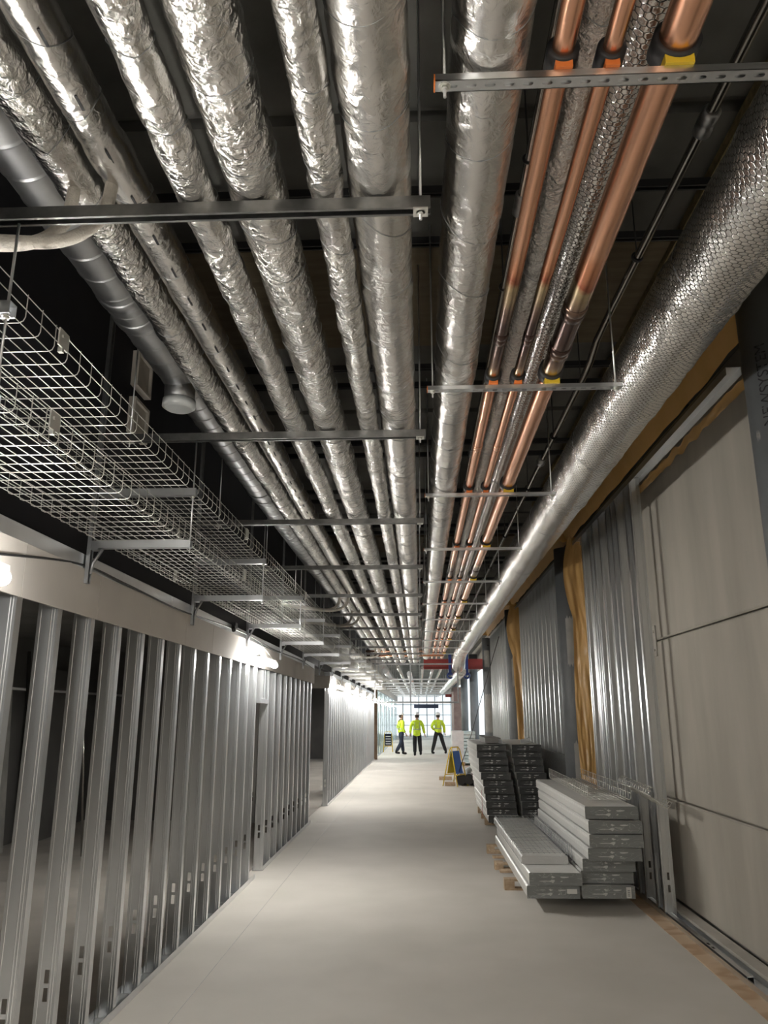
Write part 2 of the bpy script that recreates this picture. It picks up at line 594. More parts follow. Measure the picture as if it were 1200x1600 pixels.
UN = ['', 'first', 'second', 'third', 'fourth', 'fifth', 'sixth', 'seventh', 'eighth', 'ninth', 'tenth', 'eleventh', 'twelfth', 'thirteenth', 'fourteenth', 'fifteenth', 'sixteenth', 'seventeenth', 'eighteenth', 'nineteenth']
TN = {20: 'twentieth', 30: 'thirtieth', 40: 'fortieth', 50: 'fiftieth', 60: 'sixtieth'}
TC = {20: 'twenty', 30: 'thirty', 40: 'forty', 50: 'fifty', 60: 'sixty'}
def ordn(n):
    if n < 20:
        return UN[n]
    return TN[n] if n % 10 == 0 else TC[n // 10 * 10] + '-' + UN[n % 10]

# ------------------------------------------------------------------ the shell
Y0, Y1, YE = -7.0, 24.5, 64.0
struct(MB().box(-5.6, 2.6, Y0, YE, -0.3, 0).build('floor', 'floor'))
g = MB()
g.box(1.975, 2.12, Y0, 12.0, 0.0005, 0.004)
struct(g.build('floor_plywood_strip', 'plywood'))
# seams between the floor boards: thin dark grooves lying on the sheet joints
g = MB()
g.box(-1.452, -1.449, 2.6, 30, 0.0003, 0.0012)
for y in (13.4, 19.5, 25.6):
    g.box(-1.72, 1.97, y, y + 0.004, 0.0003, 0.0012)
struct(g.build('floor_joint_lines', 'galv_dull'))
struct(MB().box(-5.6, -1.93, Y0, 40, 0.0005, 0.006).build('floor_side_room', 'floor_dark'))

# precast soffit planks with open joints
g = MB()
edges = [Y0, -4.3, -1.2, 1.35, 2.88, 3.78]
y = 2.98
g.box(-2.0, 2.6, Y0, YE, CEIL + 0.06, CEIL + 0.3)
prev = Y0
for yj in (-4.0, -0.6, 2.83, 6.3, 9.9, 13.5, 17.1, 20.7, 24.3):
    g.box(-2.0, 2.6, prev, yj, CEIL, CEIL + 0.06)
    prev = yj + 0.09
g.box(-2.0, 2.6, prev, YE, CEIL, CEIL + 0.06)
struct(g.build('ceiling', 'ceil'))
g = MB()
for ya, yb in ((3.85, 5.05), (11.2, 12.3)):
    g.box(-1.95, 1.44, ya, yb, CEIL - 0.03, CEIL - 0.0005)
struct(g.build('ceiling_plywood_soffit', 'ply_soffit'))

# right wall: big precast panels with open joints on a dark backing
g = MB()
X = 2.35
ys = [Y0, -1.2, 4.4 - 2.2, 7.98, 8.32, 14.2, 14.5, 20.2, 20.5, 25.0]
zs = [0.05, 0.94, 2.41, CEIL]
def bevel_panel(g, X, y0, y1, z0, z1, c=0.012):
    b = len(g.v)
    for (x, i) in ((X + 0.1, 0), (X + c, 0), (X, c)):
        g.v += [(x, y0 + i, z0 + i), (x, y1 - i, z0 + i), (x, y1 - i, z1 - i), (x, y0 + i, z1 - i)]
    for l in (0, 1):
        for k in range(4):
            k2 = (k + 1) % 4
            g.face([b + l * 4 + k, b + l * 4 + k2, b + l * 4 + 4 + k2, b + l * 4 + 4 + k])
    g.face([b + 8, b + 9, b + 10, b + 11])
for i in range(len(ys) - 1):
    for j in range(3):
        bevel_panel(g, X, ys[i] + 0.005, ys[i + 1] - 0.005, zs[j] + 0.006, zs[j + 1] - 0.006)
wr = struct(g.build('wall_right', 'conc'))
struct(MB().box(2.452, 2.6, Y0, 25.0, -0.05, CEIL + 0.06).build('wall_right_backing', 'black'))
struct(MB().box(2.225, 2.33, Y0, 25.0, 0.0, 0.055).build('trim_1', 'kerb'))
struct(MB().box(-5.6, 2.6, Y0 - 0.2, Y0, 0, CEIL + 0.3).build('wall_back', 'conc'))
# left side above the stud partition
struct(MB().box(-2.1, -2.0, Y0, 32, 2.62, CEIL + 0.3).build('wall_left', 'navy'))
# side room behind the stud partition
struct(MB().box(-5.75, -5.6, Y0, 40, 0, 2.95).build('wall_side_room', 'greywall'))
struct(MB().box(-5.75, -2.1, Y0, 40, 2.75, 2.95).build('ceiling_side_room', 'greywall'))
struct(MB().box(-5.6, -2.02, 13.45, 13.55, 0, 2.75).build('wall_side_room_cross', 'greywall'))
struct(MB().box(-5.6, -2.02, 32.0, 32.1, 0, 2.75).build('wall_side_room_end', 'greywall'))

# ------------------------------------------------------------------ LED battens (the lamps of the place and one added fill lamp)
def batten(loc, label, ln=0.95, tilt=0.0):
    t = thing('batten_light', label, 'work light', loc)
    b = MB()
    b.box(-0.022, 0.022, -ln / 2, ln / 2, 0.0, 0.02)
    b.build('housing', 'white', t)
    d = MB()
    prof = [(0.032 * cos(a), -0.03 + 0.03 * sin(a)) for a in [2 * pi * k / 18 for k in range(18)]]
    d.profile(prof, (0, -ln / 2, 0), (1, 0, 0), (0, 0, 1), (0, 1, 0), ln)
    dd = d.build('diffuser', 'lamp', t)
    dd['label'] = 'glowing white diffuser'
    for sgn in (-1, 1):
        MB().tube([(0, sgn * ln * 0.42, 0.02), (-0.155, sgn * ln * 0.36, 0.215)], 0.002, 5).build('hanging_wire', 'wire', t)
    return t
lamp0 = batten((-1.63, 8.3, 2.27), 'glowing batten light hung on the plasterboard band, nearest one wholly in view')
dup(lamp0, (-1.63, 2.44, 2.25), 'glowing batten light cut off by the left edge of the photo')
for i, (yy, lb) in enumerate(((16.1, 'glowing batten light just past the side opening'), (19.6, 'glowing batten light second past the side opening'), (22.4, 'glowing batten light third past the side opening'), (25.4, 'glowing batten light fourth past the side opening'), (28.8, 'glowing batten light just before the brown post'))):
    dup(lamp0, (-1.63, yy, 2.27), lb)
for i, yy in enumerate((34.5, 38.5, 43, 48, 54)):
    dup(lamp0, (-1.628, yy, 2.3), 'glowing batten light on the far glazed wall, %s beyond the brown post' % ordn(i + 1))
dup(lamp0, (2.19, -2.6, 2.5), 'glowing batten light on the right wall behind the viewpoint', rz=pi)  # added out of view to brighten the right-hand sides of the pipes
for i, (xx, yy) in enumerate(((-1.70, -2.0), (-1.70, -5.0), )):
    dup(lamp0, (xx, yy, 2.27), 'glowing batten light on the band behind the viewpoint, %s back' % ordn(i + 1))

# ------------------------------------------------------------------ stud partition on the left
def stud_mesh(name, H, web=0.10, fl=0.05, holes=((0.34, 0.40), (0.42, 0.48))):
    """C stud: web faces -Y and runs along X from 0 to -web; flanges go +Y"""
    g = MB()
    t = 0.0015
    a, b = -web * 0.38, -web * 0.62
    g.box(-web, b, 0, t, 0, H)
    g.box(a, 0, 0, t, 0, H)
    zz = [0]
    for h in holes:
        zz += [h[0], h[1]]
    zz.append(H)
    for i in range(0, len(zz), 2):
        g.box(b, a, 0, t, zz[i], zz[i + 1])
    # rolled ribs
    for x in (-web * 0.16, -web * 0.84, -web * 0.30):
        g.profile([(-0.003, 0), (0, -0.0025), (0.003, 0)], (x, 0, 0), (1, 0, 0), (0, 1, 0), (0, 0, 1), H)
    g.box(-t, 0, t, fl, 0, H)
    g.box(-web, -web + t, t, fl, 0, H)
    g.box(-0.011, -t, fl - t, fl, 0, H)
    g.box(-web + t, -web + 0.011, fl - t, fl, 0, H)
    for zc in (0.02,):
        g.cyl((0.0, fl * 0.5, zc), (0.0015, fl * 0.5, zc), 0.004, 6)
    o = g.build(name, 'galv')
    return o
PX = -1.80
def stud_run(ys, H, xw, base_label, group, holes=None, first=None):
    k = 0
    src = first
    for yy in ys:
        k += 1
        if src is None:
            o = src = stud_mesh('metal_stud', H, holes=holes or ((0.34, 0.40), (0.42, 0.48)))
        else:
            o = src.copy()
            COL.objects.link(o)
        o.location = (xw, yy, 0.004)
        o.rotation_euler = (0, 0, 0)
        tag(o, base_label % ordn(k), 'metal stud', group)
    return src
ysL = [3.355 + 0.403 * i for i in range(14)]           # up to the doorway
ysL2 = [9.75 + 0.41 * i for i in range(9)]
s0 = stud_run([y - 0.41 * 8 for y in ysL[:8]], 2.50, PX, 'bright steel stud of the left partition, %s of those behind the viewpoint', 'studs of the near left partition')
stud_run(ysL + [9.33] + ysL2, 2.50, PX, 'bright steel stud in the near left partition, %s from the camera', 'studs of the near left partition', first=s0)
stud_run([15.7 + 0.41 * i for i in range(39)], 2.50, PX, 'steel stud of the left partition past the side opening, %s along', 'studs of the far left partition', first=s0)
# side opening returns (studs running back into the side passage)
for k, (xx, yy) in enumerate(((-2.3, 13.2), (-2.7, 13.2), (-2.3, 15.7), (-2.75, 15.7))):
    o = s0.copy()
    COL.objects.link(o)
    o.location = (xx, yy, 0.004)
    tag(o, 'steel stud returning into the side opening, %s' % ('near side, outer', 'near side, inner', 'far side, outer', 'far side, inner')[k], 'metal stud', 'studs of the side opening')

def u_track(name, x0, x1, y0, y1, z, h, up=True, mat='galv', slots=False):
    g = MB()
    t = 0.0015
    if up:
        g.box(x0, x1, y0, y1, z, z + t)
        g.box(x0, x0 + t, y0, y1, z, z + h)
        g.box(x1 - t, x1, y0, y1, z, z + h)
    else:
        g.box(x0, x1, y0, y1, z + h - t, z + h)
        g.box(x0, x0 + t, y0, y1, z, z + h)
        g.box(x1 - t, x1, y0, y1, z, z + h)
    return g.build(name, mat)
tag(u_track('floor_track', -1.905, -1.795, Y0 + .1, 8.92, 0.0008, 0.045), 'steel floor track under the near left studs, up to the doorway', 'steel track')
tag(u_track('floor_track', -1.905, -1.795, 9.32, 13.3, 0.0008, 0.045), 'steel floor track under the left studs between doorway and side opening', 'steel track')
tag(u_track('floor_track', -1.905, -1.795, 15.65, 31.6, 0.0008, 0.045), 'steel floor track under the left studs past the side opening', 'steel track')
tag(u_track('head_track', -1.91, -1.79, Y0 + .1, 13.3, 2.46, 0.075, False), 'steel head track on top of the near left partition', 'steel track')
tag(u_track('head_track', -1.91, -1.79, 15.65, 31.6, 2.46, 0.075, False), 'steel head track on the left partition past the side opening', 'steel track')
# doorway header
g = MB()
g.box(-1.90, -1.80, 8.92, 9.33, 1.83, 1.875)
tag(g.build('door_header', 'galv'), 'steel header over the narrow doorway in the left partition', 'door header')
for k in range(2):
    tag(MB().box(-1.895, -1.805, 9.03 + 0.13 * k, 9.07 + 0.13 * k, 1.875, 2.46).build('short_stud', 'galv'), 'short steel stud above the narrow doorway, %s one' % ('nearer', 'farther')[k], 'metal stud')
# pale plasterboard band over the studs
y = Y0 + 0.1
bands = []
seams = [-6.4, -4.8, -3.2, -1.6, -0.2, 0.95, 2.15, 3.36, 4.20, 5.05, 5.86, 6.65, 7.6, 8.8, 10.0, 11.2, 12.2, 13.3]
for k in range(len(seams) - 1):
    bands.append((seams[k], seams[k + 1]))
k = kb = 0
for a, b in bands:
    g = MB().box(-1.797, -1.785, a + 0.0015, b - 0.0015, 2.213, 2.458)
    if b > 2.2:
        k += 1
        lb = 'pale plasterboard piece above the near left studs, %s from the camera' % ordn(k)
    else:
        kb = kb + 1
        lb = 'pale plasterboard piece behind the viewpoint, %s along' % ordn(kb)
    o = tag(g.build('plasterboard_strip', 'board'), lb, 'plasterboard', 'plasterboard band')
k = 0
y = 15.65
while y < 31.5:
    k += 1
    b = min(y + 1.2, 31.6)
    tag(MB().box(-1.797, -1.785, y + 0.0015, b - 0.0015, 2.213, 2.458).build('plasterboard_strip', 'board'), 'pale plasterboard piece past the side opening, %s from the camera' % ordn(k), 'plasterboard', 'plasterboard band')
    y += 1.2
tag(MB().box(-2.9, -1.80, 15.63, 15.645, 2.213, 2.458).build('plasterboard_strip', 'board'), 'shaded plasterboard piece turning into the side opening', 'plasterboard')

# contents of the side room
def leaning(name, x, y, wd, h, lean, mat, label, cat, th=0.04):
    g = MB()
    mt = Matrix.Translation((x, y, 0.006)) @ Matrix.Rotation(lean, 4, 'Y')
    g.box(0, th, 0, wd, 0, h, 0, mt)
    return tag(g.build(name, mat), label, cat)
for k, (yy, wd) in enumerate(((5.0, 1.2), (7.9, 1.2), (9.3, 1.0), (10.9, 1.2))):
    leaning('leaning_board', -5.35, yy, wd, 2.35, -0.06, 'greywall' if k % 2 else 'filler', 'grey board leaning on the far side-room wall, %s from the camera' % ordn(k + 1), 'board')
g = MB()
for yy in (8.9, 12.2):
    pass
n = 14
b0 = len(g.v)
for i in range(n + 1):
    for j in range(7):
        yy = 6.7 + 0.5 * i / n * (1 + 0.3 * j / 6)
        g.v.append((-4.6 + 0.05 * sin(i * 1.3) + 0.03 * sin(j * 2 + i), yy, 0.01 + 2.3 * j / 6))
for i in range(n):
    for j in range(6):
        a = b0 + i * 7 + j
        g.face([a, a + 1, a + 8, a + 7], 0, True)
tag(g.build('plastic_sheet', 'sheet'), 'brown plastic sheet hanging behind the near left studs', 'sheet')
tag(MB().cyl((-5.1, 4.2, 2.02), (-5.1, 13.4, 2.02), 0.018, 10).build('conduit', 'white'), 'pale horizontal conduit across the dark side room', 'conduit')
for k, (yy, rr) in enumerate(((6.1, 0.016), (8.6, 0.02), (10.1, 0.016))):
    tag(MB().cyl((-4.2, yy, 0.006), (-4.45, yy + .1, 2.4), rr, 8).build('steel_tube', 'darkpipe'), 'shiny upright tube in the dark side room, %s from the camera' % ordn(k + 1), 'pipe')
tag(MB().box(-5.0, -4.5, 5.6, 6.7, 0.006, 0.9).build('storage_crate', 'greywall'), 'grey crate on the side-room floor behind the studs', 'crate')
tag(MB().box(-5.59, -5.55, 5.35, 5.45, 1.2, 1.5).build('wall_socket_box', 'box'), 'small pale box on the far side-room wall', 'electrical box')

# ------------------------------------------------------------------ pipes
def fit(aL, aR, zb):
    mid, h = (aL + aR) / 2, (aR - aL) / 2
    R = (zb - 1.7) * sin(h) / (cos(mid) - sin(h))
    d = R / sin(h)
    return d * sin(mid), 1.7 + d * cos(mid), R

def pipe_rings(y0, y1, near=0.035, far=0.10, split=7.0):
    ys, y = [], y0
    while y < y1:
        ys.append(y)
        y += 0.1 if y < 0.8 else (near if y < split else far)
    ys.append(y1)
    return ys

def foil_pipe(X, Z, R, y0, y1, label, seed, mat='foil', amp=0.004, ties=0.36, hexa=False, path=None, name='insulated_pipe', tape=1.0, wires=True):
    t = thing(name, label, 'pipe', (X, y0, Z))
    g = MB()
    n = 44
    rnd = random.Random(seed)
    ys = pipe_rings(y0, y1)
    b0 = 0
    tapes = []
    yy = y0 + rnd.random() * tape
    while yy < y1:
        tapes.append((yy, rnd.uniform(0.0015, 0.004)))
        yy += tape * rnd.uniform(0.8, 1.2)
    tieys = []
    yy = y0
    while yy < y1:
        tieys.append(yy)
        yy += ties * rnd.uniform(0.7, 1.3)
    def surf(y, a, extra=0.0):
        dx = 0.004 * noise.noise(Vector((seed, y * 0.9, 0)))
        dz = 0.004 * noise.noise(Vector((seed + 5, y * 0.9, 3)))
        base = R
        for ty, am in tapes:
            d = abs(y - ty)
            if d < 0.05:
                base += am
            elif d < 0.09:
                base -= am * 0.8
        for ty in tieys:
            if abs(y - ty) < 0.02:
                base -= 0.0018
        q = Vector((cos(a) * R * 9, y * 7 + seed * 10, sin(a) * R * 9))
        q2 = Vector((cos(a) * R * 30, y * 26 + seed * 10, sin(a) * R * 30))
        rr = base + amp * noise.noise(q) + amp * 0.75 * (abs(noise.noise(q2)) * 2 - 0.5) + extra
        return (dx + cos(a) * rr, y - y0, dz + sin(a) * rr)
    for i, y in enumerate(ys):
        for k in range(n):
            g.v.append(surf(y, 2 * pi * k / n))
    for i in range(len(ys) - 1):
        for k in range(n):
            k2 = (k + 1) % n
            u = [(2 * pi * R * k / n, ys[i]), (2 * pi * R * (k + 1) / n, ys[i]), (2 * pi * R * (k + 1) / n, ys[i + 1]), (2 * pi * R * k / n, ys[i + 1])]
            g.face([i * n + k, i * n + k2, (i + 1) * n + k2, (i + 1) * n + k], 0, True, u)
    g.face(list(range(n)))
    g.face([(len(ys) - 1) * n + k for k in range(n)])
    o = g.build('foil_jacket', mat, t)
    if wires:
        wz = MB()
        pts = []
        for ty in tieys:
            if ty > 17:
                continue
            sl = rnd.uniform(-0.5, 0.9)
            ph = rnd.uniform(-0.6, 0.6)
            m_ = 26 if ty < 8 else 14
            for k in range(m_ + 1):
                a = pi / 2 + 2 * pi * k / m_
                pts.append(surf(ty + sl * R * cos(a + ph) + 0.006 * sin(3 * a + ph) + 0.004 * k / m_, a, 0.0012))
        wz.tube(pts, 0.0012, 4)
        wz.build('binding_wire', 'galv_dull', t)
    return t
PE = 24.0
fdefs = [
    ('f1', -0.612, -0.540, 3.395, 'foil', 'foil-wrapped pipe beside the bare round duct, leftmost of the insulated row', 26.0),
    ('f2', -0.541, -0.473, 3.395, 'foil_smooth', 'foil-wrapped pipe second from the left, with printed marks', 26.0),
    ('f3', -0.442, -0.372, 3.235, 'foil', 'heavily crumpled foil-wrapped pipe third from the left', PE),
    ('f4', -0.350, -0.243, 3.235, 'foil', 'thick foil-wrapped pipe fourth from the left', PE),
    ('f5', -0.202, -0.135, 3.235, 'foil', 'thin crumpled foil-wrapped pipe fifth from the left', PE),
    ('f6', -0.127, -0.005, 3.235, 'foil_smooth', 'thick smooth foil-wrapped pipe left of the central gap', PE),
    ('f7', 0.056, 0.178, 3.345, 'foil_smooth', 'thick foil-wrapped pipe right of the central gap, above the slotted rails', PE),
]
POS = {}
T_PIPES = {}
for i, (k, aL, aR, zb, mt, lb, ye) in enumerate(fdefs):
    X, Z, R = fit(aL, aR, zb)
    POS[k] = (X, Z, R)
    T_PIPES[k] = foil_pipe(X, Z, R, -3.0, ye, lb, 11 + i * 3, mt, amp=0.0055 if mt == 'foil' else 0.003, ties=0.30 if mt == 'foil' else 0.36)
X, Z, R = fit(0.236, 0.300, 3.56)
POS['f8'] = (X, Z, R)
foil_pipe(X, Z, R, -3.0, PE, 'crumpled foil-wrapped pipe above the gap between the two thin copper pipes', 51, 'foil_fine', amp=0.005, ties=1.0)
X, Z, R = fit(0.302, 0.372, 3.56)
POS['f9'] = (X, Z, R)
foil_pipe(X, Z, R, -3.0, PE, 'foil pipe in hexagonal wire netting above the copper pipes', 57, 'hexfoil', amp=0.0035, ties=2.0)
X, Z, R = fit(0.520, 0.688, 3.36)
POS['big'] = (X, Z, R)
bigp = foil_pipe(X, Z, R, -3.0, 21.0, 'very thick foil duct in hexagonal wire netting along the right side', 63, 'hexfoil', amp=0.006, ties=1.1, name='insulated_duct')
# elbow of the big duct turning down and lower continuing duct
g = MB()
pts = [(X, 21.0, Z), (X - 0.02, 21.5, Z - 0.02), (X - 0.1, 22.0, Z - 0.12), (X - 0.14, 22.4, Z - 0.3), (X - 0.14, 22.7, Z - 0.5)]
g.tube([(q[0] - X, q[1] + 3.0, q[2] - Z) for q in pts], R, 28, uv=True)
g.build('elbow', 'foil_fine', bigp)
foil_pipe(1.25, 2.95, 0.15, 23.5, 44, 'lower foil duct continuing behind the red beam', 71, 'foil_fine', amp=0.005, ties=3, name='insulated_duct', wires=False)

# printed marks on the second foil pipe (short dark dashes)
X, Z, R = POS['f2']
for k in range(26):
    y = 1.35 + k * 0.22 + 3.0
    a = -pi / 2 + 0.35
    rr = R + 0.003
    MB().cbox((cos(a) * rr, y, sin(a) * rr), (0.009, 0.055, 0.0012)).build('printed_mark', 'ink', T_PIPES['f2'])

# bare spiral duct
dX, dZ, dR = -1.385, 3.655, 0.117
t = thing('spiral_duct', 'bare grey spiral duct along the dark left wall', 'duct', (dX, -3, dZ))
g = MB()
pts, rs = [], []
y = -3.0
L = 0
while y < 26:
    for dy, dr in ((-0.006, 0), (0, 0), (0.004, 0.004), (0.008, 0.004), (0.012, 0), (0.018, 0)):
        pts.append((0, y + dy + 3, 0)); rs.append(dR + dr)
    y += 0.165
g.tube(pts, rs, 36)
g.build('duct_body', 'duct', t)
for yy in (3.15, 3.35, 6.4, 6.6, 10.2, 14.0):
    g = MB()
    g.tube([(0, yy + 3, 0), (0, yy + 3.01, 0), (0, yy + 3.06, 0), (0, yy + 3.07, 0)], [dR + .003, dR + 0.009, dR + 0.009, dR + .003], 36)
    g.build('coupling_band', 'galv_dull', t)
g = MB()
cy = 4.12 + 3
g.tube([(0, cy, -0.03), (0, cy, -dR - 0.09)], [0.09, 0.088], 28)
g.build('branch_collar', 'duct', t)
g = MB()
g.tube([(0, cy, -dR - 0.06), (0, cy, -dR - 0.10), (0.0, cy, -dR - 0.115)], [0.094, 0.096, 0.075], 28)
o = g.build('branch_cap', 'wrapwhite', t)
o['label'] = 'pale plastic film over the branch end'

# copper pipes
def copper_pipe(key, aL, aR, label, joints):
    X, Z, R = fit(aL, aR, 3.365)
    POS[key] = (X, Z, R)
    t = thing('copper_pipe', label, 'pipe', (X, -3, Z))
    g = MB()
    ys = [-3 + i * 0.5 for i in range(int((PE + 3) / 0.5) + 1)]
    pts = [(0, y + 3, 0) for y in ys]
    # uv v must equal world Y
    b = MB()
    n = 32
    for y in ys:
        for k in range(n):
            a = 2 * pi * k / n
            b.v.append((cos(a) * R, y + 3, sin(a) * R))
    for i in range(len(ys) - 1):
        for k in range(n):
            k2 = (k + 1) % n
            b.face([i * n + k, i * n + k2, (i + 1) * n + k2, (i + 1) * n + k], 0, True, [(R * 2 * pi * k / n, ys[i]), (R * 2 * pi * (k + 1) / n, ys[i]), (R * 2 * pi * (k + 1) / n, ys[i + 1]), (R * 2 * pi * k / n, ys[i + 1])])
    b.build('pipe_run', 'copper', t)
    for j in joints:
        s = MB()
        yy = [j - 0.05, j - 0.047, j - 0.003, j, j + 0.003, j + 0.047, j + 0.05]
        rr = [R, R * 1.07, R * 1.07, R * 1.03, R * 1.07, R * 1.07, R]
        for q, r_ in zip(yy, rr):
            for k in range(n):
                a = 2 * pi * k / n
                s.v.append((cos(a) * (r_ + .0005), q + 3, sin(a) * (r_ + .0005)))
        for i in range(len(yy) - 1):
            for k in range(n):
                k2 = (k + 1) % n
                s.face([i * n + k, i * n + k2, (i + 1) * n + k2, (i + 1) * n + k], 0, True, [(0, yy[i]), (0.01, yy[i]), (0.01, yy[i + 1]), (0, yy[i + 1])])
        o = s.build('brazed_socket', 'copper', t)
        o['label'] = 'scorched brazed socket'
    return t
copper_pipe('c1', 0.213, 0.247, 'thin copper pipe, leftmost of the three', [3.25, 4.75, 9.2, 14.9])
copper_pipe('c2', 0.286, 0.314, 'thin copper pipe, middle of the three', [3.25, 4.75, 9.2, 14.9])
copper_pipe('c3', 0.358, 0.412, 'thick copper pipe, rightmost of the three', [3.05, 3.42, 9.2, 14.9])

# dark steel pipes under the soffit
def steel_pipe(label, path, R, coups, clamps):
    o = thing('steel_pipe', label, 'pipe', (0, 0, 0))
    MB().tube(path, R, 20).build('pipe_run', 'darkpipe', o)
    for (x, y, z) in coups:
        g = MB()
        g.tube([(x, y - 0.06, z), (x, y - 0.055, z), (x, y - 0.01, z), (x, y, z), (x, y + .01, z), (x, y + .055, z), (x, y + 0.06, z)], [R * 1.2, R * 1.75, R * 1.75, R * 1.4, R * 1.75, R * 1.75, R * 1.2], 20)
        q = g.build('coupling', 'galv_dull', o)
        q['label'] = 'grooved coupling ring'
    for (x, y, z) in clamps:
        g = MB()
        g.ring((x, y, z), (0, 1, 0), R + 0.004, 0.006, 20, 6)
        g.cyl((x, y, z + R), (x, y, CEIL - 0.035), 0.004, 6)
        g.build('pipe_ring', 'black', o)
    return o
steel_pipe('dark steel pipe with an offset bend, between copper pipes and the thick netted duct',
           [(1.13, -3, 3.9), (1.13, 2.0, 3.9), (1.10, 3.9, 3.9), (1.10, 4.05, 3.9), (1.07, 4.18, 3.84), (1.06, 4.32, 3.78), (1.06, 4.5, 3.77), (1.04, 8, 3.77), (1.03, 22, 3.77)], 0.021,
           [(1.125, 2.52, 3.9), (1.05, 6.2, 3.77), (1.04, 12.2, 3.77)], [(1.12, 1.95, 3.9), (1.105, 3.42, 3.9), (1.06, 4.62, 3.77), (1.05, 5.6, 3.77), (1.045, 7.0, 3.77), (1.04, 9, 3.77), (1.035, 11, 3.77)])
steel_pipe('thin dark steel pipe close beside the leftmost copper pipe',
           [(0.411, -3, 3.62), (0.411, 22, 3.62)], 0.014,
           [(0.411, 2.6, 3.62), (0.411, 5.5, 3.62), (0.411, 10.5, 3.62)], [(0.411, 2.35, 3.62), (0.411, 3.2, 3.62), (0.411, 7, 3.62)])

# ceiling mounted channels
def channel_prof(w=0.041, h=0.041, t=0.0025, lip=0.009):
    # C opening towards -v ; u across
    a = w / 2
    return [(-a, 0), (-a, h), (a, h), (a, 0), (a - lip, 0), (a - lip, 0.007), (a - lip + t, 0.007), (a - lip + t, t), (a - t, t), (a - t, h - t), (-a + t, h - t), (-a + t, t), (-a + lip - t, t), (-a + lip - t, 0.007), (-a + lip, 0.007), (-a + lip, 0)]
k = 0
for yy in (1.3, 3.3, 3.72, 5.3, 5.62, 6.95, 7.3, 8.6, 9.0, 10.3, 10.7, 12.6, 13.0, 14.6, 15.0, 16.6, 18.0, 19.5, 21.0):
    k += 1
    g = MB().profile(channel_prof(), (-1.95, yy, CEIL - 0.10), (0, 1, 0), (0, 0, 1), (1, 0, 0), 3.9)
    g.box(-1.2, -1.15, yy - 0.02, yy + 0.02, CEIL - 0.06, CEIL)
    g.box(0.6, 0.65, yy - 0.02, yy + 0.02, CEIL - 0.06, CEIL)
    g.box(1.7, 1.75, yy - 0.02, yy + 0.02, CEIL - 0.06, CEIL)
    tag(g.build('ceiling_channel', 'black'), 'dark channel fixed across the soffit, %s from the camera' % ordn(k), 'channel', 'channels across the soffit')

# ------------------------------------------------------------------ trapeze hangers, left row
def nut(g, x, y, z, r=0.010, h=0.008):
    g.tube([(x, y, z), (x, y, z + h)], r, 6)
    g.tube([(x, y, z + h), (x, y, z + h + 0.002)], r * 1.35, 12)

def left_trapeze(yy, label):
    t = thing('trapeze_hanger', label, 'pipe support', (0, yy, 3.19))
    g = MB()
    g.profile(channel_prof(), (-1.761, 0, 0), (0, 1, 0), (0, 0, 1), (1, 0, 0), 1.811)
    g.build('channel', 'strut', t)
    for x in (0.02, -1.62):
        MB().cyl((x, 0, -0.03), (x, 0, CEIL - 3.19), 0.0045, 8).build('threaded_rod', 'galv', t)
    for x in (0.02, -1.62):
        g = MB()
        nut(g, x, 0, -0.012)
        g.cbox((x, 0, -0.002), (0.045, 0.045, 0.004))
        g.build('nut_and_washer', 'wire', t)
    return t
lt = left_trapeze(2.04, 'dark channel hanger crossing under the left pipes, first from the camera')
for i in range(2, 13):
    dup(lt, (0, 2.04 + 1.985 * (i - 1), 3.19), 'dark channel hanger crossing under the left pipes, %s from the camera' % ordn(i))

# slotted rails on the right
def slotted_rail(x0, x1):
    g = MB()
    w_, h_, t = 0.041, 0.021, 0.0025
    g.box(x0, x1, -w_ / 2, -w_ / 2 + t, 0, h_)
    g.box(x0, x1, w_ / 2 - t, w_ / 2, 0, h_)
    g.box(x0, x1, -w_ / 2 + t, -w_ / 2 + 0.009, h_ - t, h_)
    g.box(x0, x1, w_ / 2 - 0.009, w_ / 2 - t, h_ - t, h_)
    y = -w_ / 2
    pitch = 0.05
    n = int((x1 - x0) / pitch)
    off = (x1 - x0 - n * pitch) / 2
    if off > 0:
        g.box(x0, x0 + off, -w_ / 2, w_ / 2, 0, t)
        g.box(x1 - off, x1, -w_ / 2, w_ / 2, 0, t)
    hl, hw = 0.014, 0.0065
    for i in range(n):
        a = x0 + off + i * pitch
        c = a + pitch / 2
        for sg in (-1, 1):
            arc = [(c - hl, 0), (c - hl + hw * 0.3, sg * hw * 0.72), (c - hl + hw, sg * hw), (c + hl - hw, sg * hw), (c + hl - hw * 0.3, sg * hw * 0.72), (c + hl, 0)]
            poly = [(a, 0)] + arc + [(a + pitch, 0), (a + pitch, sg * w_ / 2), (a, sg * w_ / 2)]
            # split in quads to stay clean
            b = len(g.v)
            outer = [(a, 0)] + [(p_[0], sg * w_ / 2) for p_ in arc] + [(a + pitch, 0)]
            g.v += [(p_[0], p_[1], 0.0) for p_ in arc] + [(p_[0], sg * w_ / 2, 0.0) for p_ in arc]
            m_ = len(arc)
            for q in range(m_ - 1):
                g.face([b + q, b + q + 1, b + m_ + q + 1, b + m_ + q])
            b2 = len(g.v)
            g.v += [(a, 0, 0), (a, sg * w_ / 2, 0), (a + pitch, 0, 0), (a + pitch, sg * w_ / 2, 0)]
            g.face([b2, b, b + m_, b2 + 1])
            g.face([b2 + 2, b + m_ - 1, b + 2 * m_ - 1, b2 + 3])
    return g
